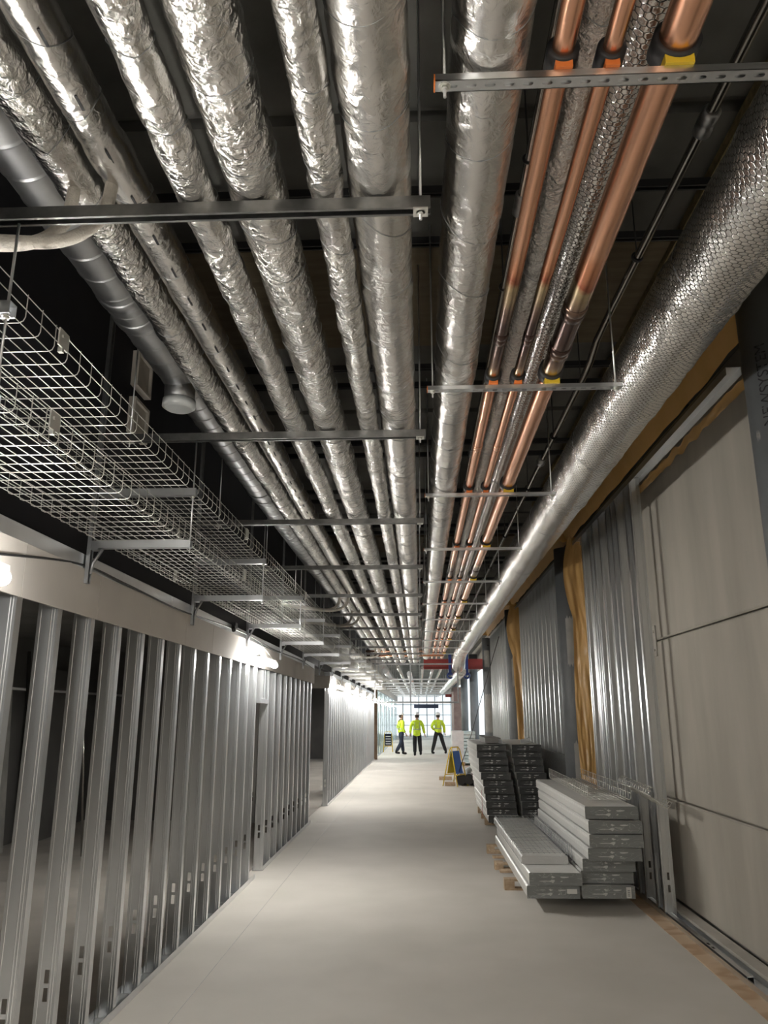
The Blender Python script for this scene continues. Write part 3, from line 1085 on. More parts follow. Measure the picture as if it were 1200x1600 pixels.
def right_rail(yy, label, x1=1.05):
    t = thing('slotted_rail_hanger', label, 'pipe support', (0, yy, 3.315))
    o = slotted_rail(0.06, x1).build('slotted_rail', 'galv', t)
    g = MB()
    g.box(0.056, 0.060, -0.0205, 0.0205, 0, 0.021)
    q = g.build('end_cap', 'orange', t)
    q['label'] = 'orange plastic end cap'
    for x in (0.085, x1 - 0.03):
        MB().cyl((x, 0, -0.035), (x, 0, CEIL - 3.315), 0.0045, 8).build('threaded_rod', 'galv', t)
    for x in (0.085, x1 - 0.03):
        g = MB()
        nut(g, x, 0, -0.012)
        g.tube([(x, 0, -0.0025), (x, 0, 0.0)], 0.016, 14)
        g.build('nut_and_washer', 'wire', t)
    return t
r0 = right_rail(1.69, 'slotted steel rail under the copper pipes, first and largest', 1.75)
r1 = right_rail(3.68, 'slotted steel rail under the copper pipes, second from the camera')
RY = [1.69, 3.68]
for i in range(3, 12):
    yy = 3.68 + 1.985 * (i - 2)
    RY.append(yy)
    dup(r1, (0, yy, 3.315), 'slotted steel rail under the copper pipes, %s from the camera' % ordn(i))

# copper clamps
def clamp(key, cx, cz, R, yy, colr, label):
    t = thing('pipe_clamp', label, 'pipe clamp', (cx, yy, cz), group='clamps of the copper pipes')
    g = MB()
    pts = []
    g.tube([(0, -0.0345, 0), (0, -0.033, 0), (0, 0.033, 0), (0, 0.0345, 0)], [R + 0.001, R + 0.0135, R + 0.0135, R + 0.001], 28)
    g.build('rubber_ring', 'rubber', t)
    g = MB()
    g.box(-R * 0.75, R * 0.75, -0.030, 0.030, 3.3365 - cz, -R * 1.02)
    q = g.build('saddle', colr, t)
    q['label'] = ('orange' if colr == 'orange' else 'yellow') + ' plastic saddle'
    return t
for key, colr, nm in (('c1', 'orange', 'left thin copper pipe'), ('c2', 'orange', 'middle thin copper pipe'), ('c3', 'yellow', 'thick copper pipe')):
    X, Z, R = POS[key]
    src = None
    for i, yy in enumerate(RY):
        lb = 'rubber pipe clamp holding the %s on the %s slotted rail' % (nm, ordn(i + 1))
        if src is None:
            src = clamp(key, X, Z, R, yy, colr, lb)
        else:
            dup(src, (X, yy, Z), lb)

# crossing copper pipes far down
for k, (yy, zz) in enumerate(((21.7, 3.42), (22.3, 3.34))):
    tag(MB().cyl((-1.5, yy, zz), (0.25 if k == 0 else 0.7, yy, zz), 0.03, 14).build('copper_cross_pipe', M['copper_plain']), ('upper' if k == 0 else 'lower') + ' copper pipe crossing the corridor far down', 'pipe')

# white flexible hoses
def bez(pts, n=10):
    out = []
    P = [Vector(p) for p in pts]
    P = [P[0]] + P + [P[-1]]
    for i in range(1, len(P) - 2):
        for k in range(n):
            t_ = k / n
            a, b, c, d = P[i - 1], P[i], P[i + 1], P[i + 2]
            out.append(0.5 * ((2 * b) + (c - a) * t_ + (2 * a - 5 * b + 4 * c - d) * t_ ** 2 + (3 * b - a - 3 * c + d) * t_ ** 3))
    out.append(P[-2])
    return out
def hose(pts, label, loc=(0, 0, 0)):
    t = thing('flexible_hose', label, 'hose', loc)
    MB().tube([p for p in bez(pts)], 0.021, 16).build('hose_body', 'hose', t)
    p = pts[0]
    g = MB().tube([(p[0], p[1], p[2] + 0.03), (p[0], p[1], p[2] + 0.0), (p[0], p[1] + 0.0, p[2] - 0.015)], [0.034, 0.03, 0.022], 14)
    g.build('foil_collar', 'foil_fine', t)
    return t
hA = hose([(-1.135, 0.03, 0.24), (-1.14, 0.03, 0.11), (-1.16, 0.02, 0.03), (-1.22, 0.0, -0.035), (-1.34, -0.02, -0.06), (-1.60, -0.02, -0.03), (-1.98, 0, 0.02)], 'pale flexible hose from the leftmost foil pipe, pair nearest the camera', (0, 2.13, 3.22))
hB = hose([(-1.0, 0.02, 0.27), (-1.01, 0.02, 0.12), (-1.04, 0.01, 0.03), (-1.13, -0.02, -0.05), (-1.28, -0.06, -0.075), (-1.50, -0.08, -0.06), (-1.98, -0.1, 0.0)], 'pale flexible hose from the second foil pipe, pair nearest the camera', (0, 2.13, 3.22))
for i, yy in enumerate((11.0, 13.0, 20.3)):
    dup(hA, (0, yy, 3.22), 'pale flexible hose from the leftmost foil pipe, %s pair down the corridor' % ordn(i + 2))
    dup(hB, (0, yy, 3.22), 'pale flexible hose from the second foil pipe, %s pair down the corridor' % ordn(i + 2))

# ------------------------------------------------------------------ wire mesh trays
def tray_mb(length=3.0, width=0.5, depth=0.1, r=0.0019, n=5, xp=0.05, yp=0.1):
    g = MB()
    h = width / 2
    c = 0.02
    k = int(length / yp)
    for i in range(k):
        y = i * yp + yp / 2
        pts = [(-h, y, depth), (-h, y, c), (-h + c * .3, y, c * .3), (-h + c, y, 0), (h - c, y, 0), (h - c * .3, y, c * .3), (h, y, c), (h, y, depth)]
        g.tube(pts, r, n)
    m_ = int(width / xp)
    for j in range(m_ + 1):
        x = -h + c + (width - 2 * c) * j / m_
        g.tube([(x, 0, 0.0044), (x, length, 0.0044)], r, n)
    for x in (-h, h):
        for z in (depth * 0.5, depth - 0.002):
            g.tube([(x - math.copysign(0.0044, x), 0, z), (x - math.copysign(0.0044, x), length, z)], r, n)
    return g
def splice(t, x, y):
    g = MB()
    g.box(x - 0.003, x + 0.003, y - 0.035, y + 0.035, 0.035, 0.10)
    g.box(x - 0.014, x + 0.003, y - 0.008, y + 0.008, 0.02, 0.04)
    g.cyl((x + 0.003, y - 0.015, 0.075), (x + 0.009, y - 0.015, 0.075), 0.006, 6)
    g.build('splice_plate', 'wire', t)
def tray(loc, label):
    t = thing('wire_mesh_tray', label, 'cable tray', loc, group='wire mesh cable trays')
    tray_mb().build('wire_basket', 'wire', t)
    splice(t, 0.255, 0.0)
    splice(t, -0.255, 0.0)
    return t
t0 = tray((-1.50, 2.42, 2.915), 'upper wire mesh cable tray, section with its splice nearest the camera')
k = 1
for i in range(-2, 9):
    if i == 0:
        continue
    lb = 'upper wire mesh cable tray, section behind or over the viewpoint' if i < -1 else 'upper wire mesh cable tray, section at the left edge of the photo' if i == -1 else 'upper wire mesh cable tray, %s section past the nearest splice' % ordn(i + 1)
    dup(t0, (-1.50, 2.42 + 3 * i, 2.915), lb)
for i in range(-2, 9):
    lb = 'lower wire mesh cable tray, section over the viewpoint' if i < -1 else 'lower wire mesh cable tray, section at the left edge of the photo' if i == -1 else 'lower wire mesh cable tray, %s section from the camera' % ordn(i + 1)
    dup(t0, (-1.508, 2.44 + 3 * i, 2.615), lb)

# brackets: wall posts with cantilever arm for the lower tray + hanging arm for the upper tray
def bracket(yy, label):
    t = thing('cantilever_bracket', label, 'tray bracket', (-1.87, yy, 2.38))
    g = MB()
    g.profile([(-0.02, 0), (-0.02, 0.021), (0.02, 0.021), (0.02, 0), (0.012, 0), (0.012, 0.015), (-0.012, 0.015), (-0.012, 0)], (0.107, 0, 0), (0, 1, 0), (-1, 0, 0), (0, 0, 1), CEIL - 2.38)
    g.build('post', 'galv_dull', t)
    g = MB()
    g.profile(channel_prof(0.041, 0.041), (0.108, 0, 0.190), (0, 1, 0), (0, 0, 1), (1, 0, 0), 0.54)
    g.box(0.108, 0.15, -0.024, 0.024, 0.18, 0.19)
    g.build('arm', 'galv', t)
    g = MB()
    g.tube([(0.108, 0.0, 0.05), (0.118, 0, 0.11), (0.165, 0, 0.19)], 0.010, 8)
    g.build('gusset_brace', 'galv_dull', t)
    return t
b0 = bracket(4.0, 'cantilever arm bracket under the lower cable tray, first from the camera')
ypos = [4.0 + 1.97 * i for i in range(0, 12)]
for i, yy in enumerate(ypos[1:]):
    dup(b0, (-1.87, yy, 2.38), 'cantilever arm bracket under the lower cable tray, %s from the camera' % ordn(i + 2))
dup(b0, (-1.87, 2.03, 2.38), 'cantilever arm bracket at the left edge of the photo')
dup(b0, (-1.87, 0.06, 2.38), 'cantilever arm bracket beside the viewpoint')

def hang_arm(yy, label):
    t = thing('tray_hanger', label, 'tray hanger', (-1.25, yy, 2.87))
    g = MB()
    g.profile(channel_prof(), (-0.511, 0, 0), (0, 1, 0), (0, 0, 1), (1, 0, 0), 0.541)
    g.build('channel', 'galv', t)
    g = MB()
    g.cyl((0.012, 0, -0.32), (0.012, 0, 0.32), 0.0045, 8)
    g.build('threaded_rod', 'galv', t)
    g = MB()
    nut(g, 0.012, 0, -0.012)
    g.build('nut_and_washer', 'wire', t)
    return t
h0 = hang_arm(4.03, 'channel and rod hanging under the upper cable tray, first from the camera')
for i in range(2, 13):
    dup(h0, (-1.25, 4.03 + 1.985 * (i - 1), 2.87), 'channel and rod hanging under the upper cable tray, %s from the camera' % ordn(i))
dup(h0, (-1.25, 2.045, 2.87), 'channel and rod under the upper cable tray at the left edge')

# boxes on the dark wall
for k, (yy, zz, d) in enumerate(((5.03, 4.07, 0.15), (5.03, 3.72, 0.15))):
    t = thing('wall_box', ('upper' if k == 0 else 'lower') + ' pale rectangular box on the dark left wall', 'electrical box', (-2.0, yy, zz))
    g = MB()
    g.box(0, 0.03, -0.14, 0.14, -0.13, 0.13)
    g.build('back_plate', 'box', t)
    g = MB()
    g.box(0.03, 0.05, -0.14, -0.12, -0.13, 0.13)
    g.box(0.03, 0.05, 0.12, 0.14, -0.13, 0.13)
    g.box(0.03, 0.05, -0.12, 0.12, 0.11, 0.13)
    g.box(0.03, 0.05, -0.12, 0.12, -0.13, -0.11)
    g.build('rim', 'box', t)

# cables strung along the plasterboard band
tag(MB().tube(bez([(-1.775, 1.9, 2.22), (-1.77, 2.9, 2.33), (-1.79, 3.9, 2.47), (-1.78, 4.6, 2.47), (-1.78, 5.6, 2.455), (-1.78, 6.9, 2.49), (-1.77, 7.9, 2.50), (-1.77, 9.5, 2.47), (-1.77, 11.5, 2.49), (-1.78, 13.25, 2.45)]), 0.006, 6).build('lighting_cable', 'rubber'), 'black cable strung along the plasterboard band on the left', 'cable')
g = MB()
g.cbox((-1.775, 7.35, 2.53), (0.05, 0.09, 0.05))
g.cyl((-1.76, 7.25, 2.51), (-1.74, 7.2, 2.47), 0.02, 10)
tag(g.build('cable_connector', 'black'), 'black cable connector on top of the partition above the lamp', 'connector')

# ------------------------------------------------------------------ right side: columns
def column(yy, label, patch, H=3.985):
    t = thing('round_column', label, 'column', (2.10, yy, 0))
    R = 0.165
    g = MB()
    g.tube([(0, 0, 0.001), (0, 0, H)], R, 48)
    g.build('shaft', 'column', t)
    if patch:
        for (z0, z1, a0, a1) in patch:
            g = MB()
            n = 10
            b = 0
            for i in range(n + 1):
                a = a0 + (a1 - a0) * i / n
                for j, z in enumerate((z0, z0 + (z1 - z0) * .5, z1)):
                    jig = 0.03 * sin(i * 2.3 + j * 1.7)
                    g.v.append((cos(a) * (R + 0.0015), sin(a) * (R + 0.0015), z + (jig if j != 1 else 0)))
            for i in range(n):
                for j in range(2):
                    q = i * 3 + j
                    g.face([q, q + 1, q + 4, q + 3], 0, True)
            o = g.build('primer_patch', 'filler', t)
            o['label'] = 'pale unpainted patch'
    g = MB()
    g.cyl((cos(-1.55) * (R - .01), sin(-1.55) * (R - .01), 3.75), (cos(-1.55) * (R + 0.002), sin(-1.55) * (R + 0.002), 3.75), 0.025, 12)
    g.build('lifting_hole', 'black', t)
    return t
c1 = column(4.25, 'dark grey round steel column at the right edge, with black lettering', [(3.22, 3.25, -2.95, -2.75)], CEIL - 0.005)
column(10.85, 'dark grey round steel column with pale patches, behind the tray stacks', [(2.35, 3.0, -2.1, -1.3), (0.5, 1.35, -2.0, -1.0)])
column(17.45, 'dark grey round steel column third along the right side', [(2.3, 2.9, -2.0, -1.2)])
column(24.0, 'mottled dark round steel column fourth along the right side', [(3.1, 3.6, -2.4, -1.4), (1.2, 2.3, -2.6, -1.2)])
column(30.6, 'dark round column standing clear in the bright end, nearer of two', None)
column(37.2, 'dark round column in the bright end, farther of two', None)
column(47.0, 'distant grey column before the end glazing', None)
# steel top plates
# lettering running down the column
def text_on_column(body, z_top, size, ang0):
    cu = bpy.data.curves.new('lettering', 'FONT')
    cu.body = body
    cu.size = size
    cu.extrude = 0
    o = bpy.data.objects.new('tmp', cu)
    COL.objects.link(o)
    dg = bpy.context.evaluated_depsgraph_get()
    me = bpy.data.meshes.new_from_object(o.evaluated_get(dg))
    bpy.data.objects.remove(o)
    R = 0.165 + 0.0015
    for v in me.vertices:
        x, y = v.co.x, v.co.y
        a = ang0 - y / R
        v.co = Vector((cos(a) * R, sin(a) * R, z_top + x))
    me.materials.append(M['ink'])
    q = bpy.data.objects.new('lettering', me)
    COL.objects.link(q)
    q.parent = c1
    q['label'] = 'black stencilled lettering'
    return q
text_on_column('NEWSYSTEM', 3.27, 0.088, -2.20)
text_on_column('FP 0 F 4 6 N H 3 3 8', 3.30, 0.042, -1.96)

# right stud lining
def stud_right(name, H):
    return stud_mesh(name, H, web=0.10, fl=0.05, holes=((0.20, 0.26), (0.30, 0.36)))
sr = None
groups = (([7.42, 7.62, 7.98, 8.2, 8.42, 8.78, 9.1, 9.3, 9.75], 'right, before the second column', 'a'), ([11.6 + 0.42 * i for i in range(12)], 'right, between second and third column', 'b'), ([18.2 + 0.45 * i for i in range(12)], 'right, between third and fourth column', 'c'))
for ys_, where, gk in groups:
    for i, yy in enumerate(ys_):
        if sr is None:
            o = sr = stud_right('metal_stud', 3.975)
        else:
            o = sr.copy()
            COL.objects.link(o)
        o.location = (2.205, yy, 0.004)
        tag(o, 'tall steel stud on the %s, %s along' % (where, ordn(i + 1)), 'metal stud', 'tall studs along the right wall')
tag(u_track('floor_track', 2.10, 2.212, 1.0, 23.5, 0.001, 0.04), 'steel floor track along the right wall under the tall studs', 'steel track')
g = MB()
g.box(2.105, 2.205, 4.9, 23.5, 3.985, 3.987)
g.box(2.103, 2.105, 4.9, 23.5, 3.93, 3.987)
g.box(2.205, 2.207, 4.9, 23.5, 3.93, 3.987)
tag(g.build('head_track', 'galv'), 'bright steel head track high on the right wall', 'steel track')
# loose stud lying in the floor track
g = MB()
g.box(2.112, 2.114, 5.72, 8.9, 0.005, 0.05)
g.box(2.155, 2.157, 5.72, 8.9, 0.005, 0.05)
g.box(2.112, 2.157, 5.72, 8.9, 0.044, 0.046)
for yy in (6.35, 6.45):
    g.box(2.125, 2.143, yy, yy + 0.05, 0.046, 0.0465, 1)
tag(g.build('loose_channel', ['galv', 'ink']), 'loose steel channel lying in the floor track at lower right', 'steel channel')
# fixing plate bridging the panel joint
g = MB()
g.box(2.338, 2.349, 7.78, 7.86, 2.26, 2.56)
g.cyl((2.338, 7.82, 2.32), (2.325, 7.82, 2.32), 0.012, 8)
g.cyl((2.338, 7.82, 2.50), (2.325, 7.82, 2.50), 0.012, 8)
tag(g.build('fixing_plate', 'kerb'), 'small bolted plate across the joint of the concrete panels', 'plate')

# brown vapour sheet along the ceiling edge + drapes
def sheet_grid(fn, nu, nv, name, label, mat='sheet', cat='vapour sheet'):
    g = MB()
    for i in range(nu + 1):
        for j in range(nv + 1):
            g.v.append(tuple(fn(i / nu, j / nv)))
    for i in range(nu):
        for j in range(nv):
            a = i * (nv + 1) + j
            g.face([a, a + 1, a + nv + 2, a + nv + 1], 0, True)
    return tag(g.build(name, mat), label, cat)
def edge_sheet(u, v):
    y = 4.42 + 19.5 * u
    wx = 2.00 + 0.02 * noise.noise(Vector((y * 1.2, 0, 0))) - 0.05 * max(0, noise.noise(Vector((y * 0.35, 9, 0))))
    x = wx + (2.095 - wx) * v
    z = CEIL - 0.01 - (0.26 + 0.03 * noise.noise(Vector((y * 2, 4, 1)))) * v ** 1.2 + 0.012 * noise.noise(Vector((y * 5, v * 5, 2)))
    return x, y, z
sheet_grid(edge_sheet, 150, 8, 'vapour_sheet', 'long brown vapour sheet folded along the ceiling edge at right')
def low_sheet(u, v):
    y = 4.6 + 4.6 * u
    z = 3.925 - 0.07 * v - 0.035 * noise.noise(Vector((y * 6, 3, v * 2)))
    x = 2.225 + 0.02 * v + 0.012 * noise.noise(Vector((y * 6, v * 4, 2)))
    return x, y, z
sheet_grid(low_sheet, 90, 4, 'vapour_sheet_edge', 'torn brown sheet edge hanging below the bright head track at right')
def drape(yc, h0, wtop, wbot, seed):
    def fn(u, v):
        z = h0 * (1 - v) + 0.35 * v
        wd = wtop + (wbot - wtop) * v
        x = 2.03 + wd * u + 0.02 * sin(v * 5 + seed)
        y = yc + 0.10 * noise.noise(Vector((u * 2.2 + seed, v * 2.5, 1))) + 0.022 * noise.noise(Vector((u * 6 + seed + v * 5, v * 13 - u * 4, 5))) - 0.10 * v
        if v < 0.3:
            x -= 0.10 * (1 - u) * sin(v / 0.3 * pi)
        return x, y, z
    return fn
sheet_grid(drape(10.35, 4.05, 0.30, 0.17, 1), 22, 90, 'vapour_drape', 'glossy brown sheet hanging beside the second column on the right')
sheet_grid(drape(16.95, 4.05, 0.30, 0.2, 4), 12, 50, 'vapour_drape', 'brown sheet hanging beside the third column on the right')
def cap_sheet(yc):
    def fn(u, v):
        a = -pi + 2.2 * u - 0.2
        r = 0.18 + 0.03 * v + 0.015 * noise.noise(Vector((u * 9, v * 4, yc)))
        return 2.10 + cos(a) * r, yc + sin(a) * r, CEIL - 0.03 - (0.22 + 0.05 * noise.noise(Vector((u * 6, 1, yc)))) * v
    return fn
for k, yc in enumerate((10.85, 17.45, 24.0)):
    sheet_grid(cap_sheet(yc), 24, 8, 'vapour_collar', 'brown sheet collar around the top of the %s column on the right' % ordn(k + 2))
g = MB()
g.box(1.45, 2.0, 2.5, 9.5, CEIL - 0.06, CEIL - 0.001)
tag(g.build('wool_batt', 'wool'), 'yellow brown mineral wool fixed to the soffit above the netted duct', 'insulation')

# ------------------------------------------------------------------ pallets and tray packs
def pallet(loc, lx, ly, label, nb=3):
    t = thing('wooden_pallet', label, 'pallet', loc)
    nboards = 6
    for i in range(nboards):
        y = ly * i / (nboards - 1) * (1 - 0.1 / ly)
        MB().box(0, lx, y, y + 0.1, 0.085, 0.105).build('deck_board', 'wood', t)
    for i in range(nb):
        y = (ly - 0.1) * i / (nb - 1)
        MB().box(0, lx, y, y + 0.1, 0.001, 0.018).build('bottom_board', 'wood', t)
        for j in range(3):
            x = (lx - 0.1) * j / 2
            MB().box(x, x + 0.1, y, y + 0.1, 0.018, 0.085).build('block', 'wood', t)
    return t
pallet((0.83, 8.45, 0), 1.15, 2.2, 'wooden pallet under the front mesh tray stacks')
pallet((1.02, 13.2, 0), 1.0, 1.6, 'wooden pallet under the tall rear stacks')

def rounded_box_mb(w_, l, h, c=0.012):
    g = MB()
    prof = [(-w_ / 2 + c, 0), (w_ / 2 - c, 0), (w_ / 2, c), (w_ / 2, h - c), (w_ / 2 - c, h), (-w_ / 2 + c, h), (-w_ / 2, h - c), (-w_ / 2, c)]
    g.profile(prof, (0, 0.006, 0), (1, 0, 0), (0, 0, 1), (0, 1, 0), l)
    return g
def pack(loc, label, w_=0.47, l=3.0, h=0.105, end='wrap_end', group='film-wrapped mesh tray packs', rz=0.0, dots=True, edge=True):
    t = thing('wrapped_tray_pack', label, 'cable tray pack', loc, rz, group)
    rounded_box_mb(w_, l, h).build('film_wrap', 'wrap_side', t)
    g = MB()
    c = 0.012
    prof = [(-w_ / 2 + c, 0.002), (w_ / 2 - c, 0.002), (w_ / 2 - .002, c), (w_ / 2 - .002, h - c), (w_ / 2 - c, h - .002), (-w_ / 2 + c, h - .002), (-w_ / 2 + .002, h - c), (-w_ / 2 + .002, c)]
    n = len(prof)
    # slightly sunken wrinkled end film
    nx, nz = 18, 6
    b = len(g.v)
    for i in range(nx + 1):
        for j in range(nz + 1):
            u, v = i / nx, j / nz
            d = 0.006 * sin(pi * u) ** 0.4 * sin(pi * v) ** 0.5 if 0 < u < 1 and 0 < v < 1 else 0
            g.v.append((-w_ / 2 + w_ * u, (d if i and j and i < nx and j < nz else -0.002) + 0.004 * noise.noise(Vector((u * 8, v * 5, loc[2] * 9))), h * v))
    for i in range(nx):
        for j in range(nz):
            a = b + i * (nz + 1) + j
            g.face([a, a + 1, a + nz + 2, a + nz + 1], 0, True)
    o = g.build('end_film', end, t)
    o['label'] = 'wrinkled film over the dark open end'
    return t
# left front stack (two packs)
pw = 0.47
packs_r = [  # x centre, y front, z, (from below)
    (1.675, 7.62, 0.108), (1.685, 7.68, 0.222), (1.69, 7.60, 0.336), (1.71, 7.42, 0.452), (1.72, 7.38, 0.568), (1.72, 7.38, 0.684), (1.705, 7.42, 0.800)]
pk = pack((1.18, 7.60, 0.108), 'film-wrapped mesh tray pack at the bottom of the low left stack')
dup(pk, (1.20, 7.56, 0.222), 'film-wrapped mesh tray pack on the low left stack, with streaked top')
pos_names = ['bottom of the high right stack, with a white label', 'second from the bottom of the high right stack', 'third from the bottom of the high right stack', 'fourth from the bottom of the high right stack', 'third from the top of the high right stack', 'second from the top of the high right stack', 'top of the high right stack']
for (x, y, z), nm in zip(packs_r, pos_names):
    dup(pk, (x, y, z), 'film-wrapped mesh tray pack, ' + nm)
for o in (MB().box(-0.03, 0.03, -0.002, 0, -0.045, 0.045), MB().box(-0.04, 0.04, -0.002, 0, -0.02, 0.02)):
    pass
tag(MB().box(1.83, 1.875, 7.612, 7.615, 0.115, 0.205).build('paper_label', 'label'), 'upright white label on the end of the lowest right pack', 'label')
g = MB()
tx = 1.845
for i in range(4):
    g.box(1.842, 1.863, 7.6105, 7.612, 0.13 + i * 0.015, 0.137 + i * 0.015)
tag(g.build('label_print', 'galv_dull'), 'small grey print on the upright white label', 'printed marks')
tag(MB().box(1.30, 1.39, 7.592, 7.595, 0.15, 0.19).build('paper_label', 'label'), 'flat white label on the end of the lowest left pack', 'label')

# basket with loose wire mesh on the low left stack
t = thing('wire_mesh_basket', 'open wire mesh tray lying upside down on the low left stack', 'cable tray', (1.17, 7.95, 0.330))
g = MB()
gg = tray_mb(2.9, 0.44, 0.10, 0.0022, 4)
gg.v = [(x, y, 0.10 - z) for (x, y, z) in gg.v]
gg.build('wire_basket', 'galv_dull', t)
g = MB()
rounded = rounded_box_mb(0.44, 2.8, 0.075)
o = rounded.build('film_wrap', 'wrap_side', t)
# open wire basket on the high right stack
t = thing('wire_mesh_basket', 'open wire mesh tray lying on top of the high right stack', 'cable tray', (1.78, 7.75, 0.925), radians(-1))
tray_mb(2.6, 0.40, 0.12, 0.003, 4).build('wire_basket', 'wire', t)
t = thing('wire_mesh_basket', 'twisted wire mesh piece poking towards the right wall above the packs', 'cable tray', (2.02, 7.05, 0.98), radians(-4))
gg = tray_mb(1.5, 0.20, 0.07, 0.003, 4)
mt = Matrix.Rotation(radians(38), 4, 'Y')
gg.v = [tuple(mt @ Vector(q)) for q in gg.v]
gg.build('wire_basket', 'wire', t)
t = thing('wire_mesh_basket', 'narrow wire mesh tray standing between the two front stacks', 'cable tray', (1.422, 8.0, 0.345))
gg = tray_mb(2.6, 0.042, 0.14, 0.0025, 4, xp=0.03)
gg.build('wire_basket', 'galv_dull', t)

# rear tall stacks
rp = pack((1.26, 12.6, 0.108), 'film-wrapped pack in the tall rear left stack, lowest', w_=0.46, l=2.6, h=0.10, end='wrap_end_dark', group='packs of the tall rear stacks', edge=False)
for st, (xc, nm) in enumerate(((1.26, 'left'), (1.80, 'right'))):
    for i in range(11):
        if st == 0 and i == 0:
            continue
        sh = -0.012 * i if i < 6 else -0.012 * i - 0.02
        lb = 'dark-ended pack in the tall rear %s stack, %s from the bottom' % (nm, ordn(i + 1))
        yy = 12.6 + (0.05 if i % 2 else 0) + (0.10 if i > 6 else 0)
        dup(rp, (xc + sh * 1.0 + random.uniform(-0.008, 0.008), yy, 0.108 + 0.104 * i), lb)
rp['label'] = 'dark-ended pack in the tall rear left stack, lowest one'
tag(MB().box(0.99, 0.994, 13.3, 13.32, 0.11, 1.0).build('strap', 'strap'), 'red strap down the side of the tall rear left stack', 'strap')
for k, (xa, ya, rz) in enumerate(((1.32, 12.7, 0.10), (1.62, 12.8, -0.25))):
    t = thing('loose_tray_cover', 'steel cover strip lying on top of the tall rear %s stack' % ('left', 'right')[k], 'cover strip', (xa, ya, 1.262), rz)
    g = MB()
    g.box(-0.03, 0.05, 0, 1.3, 0, 0.003)
    g.box(-0.03, -0.028, 0, 1.3, 0, 0.06)
    g.build('strip', 'galv', t)
tag(MB().box(1.05, 1.30, 13.0, 14.2, 1.262, 1.34).build('small_carton', 'filler'), 'grey carton on the back of the tall rear left stack', 'carton')
# dark low packing between rear stacks and wall
tag(MB().box(2.04, 2.085, 11.2, 15.2, 0.001, 1.15).build('packing_board', 'wrap_end_dark'), 'dark panel standing between the rear stacks and the right wall', 'panel')

# ------------------------------------------------------------------ signs
def a_sign(loc, label, rz, board):
    t = thing('folding_floor_sign', label, 'floor sign', loc, rz)
    for sg, nm in ((-1, 'front'), (1, 'back')):
        g = MB()
        pts = [(-0.22, sg * 0.22, 0.005), (-0.17, sg * 0.03, 0.86), (-0.13, sg * 0.01, 0.92), (0.13, sg * 0.01, 0.92), (0.17, sg * 0.03, 0.86), (0.22, sg * 0.22, 0.005)]
        g.tube(pts, 0.013, 8)
        g.tube([(-0.205, sg * 0.165, 0.27), (0.205, sg * 0.165, 0.27)], 0.011, 8)
        g.build('frame_leg', 'yellow', t)
        b = MB()
        mt = Matrix.Translation((0, sg * 0.125, 0.28)) @ Matrix.Rotation(sg * 0.20, 4, 'X')
        b.box(-0.16, 0.16, -0.006, 0.006, 0.02, 0.56, 0, mt)
        o = b.build('sign_board', board if sg < 0 else 'yellow', t)
        o['label'] = ('blue' if board == 'tile' else 'dark') + ' sign face' if sg < 0 else 'yellow board back'
    return t
a_sign((0.86, 20.15, 0), 'yellow folding floor sign with blue board on the right', radians(52), 'tile')
s2 = a_sign((-1.52, 38.0, 0), 'yellow framed floor sign with dark board far left', radians(5), 'cloth_navy')
g = MB()
for i in range(4):
    g.box(-0.12, 0.12, -0.19 + 0.024 * i, -0.188 + 0.024 * i, 0.36 + 0.11 * i, 0.40 + 0.11 * i)
q = g.build('sign_print', 'white', s2)
q['label'] = 'white rows of print'

# black bundle and timber by the sign
t = thing('black_bundle', 'black wrapped bundle lying on the floor beside the folding sign', 'bundle', (1.38, 20.4, 0))
g = MB()
for i in range(5):
    for j in range(2):
        g.tube([(-0.38 + 0.19 * i, -0.25 + .5 * j, 0.15), (-0.34 + 0.19 * i, 0.1 + .4 * j, 0.16)], [0.12, 0.13], 12)
g.tube([(-0.45, 0, 0.1), (0.45, 0, 0.1)], 0.095, 10)
g.build('sacks', 'bag', t)
g = MB().tube([(-0.25, 0.2, 0.30), (0.0, 1.0, 0.36), (0.1, 1.3, 0.3)], [0.06, 0.08, 0.03], 10)
g.build('pale_film', 'wrapwhite', t)
tag(MB().box(0.6, 0.86, 20.15, 20.27, 0.001, 0.09).build('timber_block', 'wood'), 'short timber block under the folding sign', 'timber')
tag(MB().box(0.50, 0.84, 21.9, 22.0, 0.001, 0.09).build('timber_block', 'wood'), 'short timber block on the floor behind the folding sign', 'timber')
tag(MB().tube(bez([(1.95, 19.0, 3.55), (1.75, 19.2, 2.9), (1.45, 19.5, 1.9), (1.22, 19.8, 1.1), (1.02, 20.0, 0.55), (0.95, 20.1, 0.3)]), 0.009, 6).build('hanging_cable', 'rubber'), 'thin black cable slanting from the ceiling down to the folding sign', 'cable')

# wrapped pale blue boards
t = thing('wrapped_board_stack', 'stack of pale blue wrapped boards beyond the folding sign', 'board stack', (1.47, 28.4, 0))
MB().box(-0.35, 0.05, -0.4, 1.0, 0.12, 1.15).build('white_wrap', 'wrapwhite', t)
for i in range(9):
    MB().box(0.05, 0.45, -0.42, 1.0, 0.12 + 0.115 * i, 0.12 + 0.115 * i + 0.095).build('board', 'paleblue', t)
for x in (-0.3, 0.0, 0.34):
    MB().box(x, x + 0.08, -0.35, 0.95, 0.001, 0.12).build('bearer', 'wood', t)

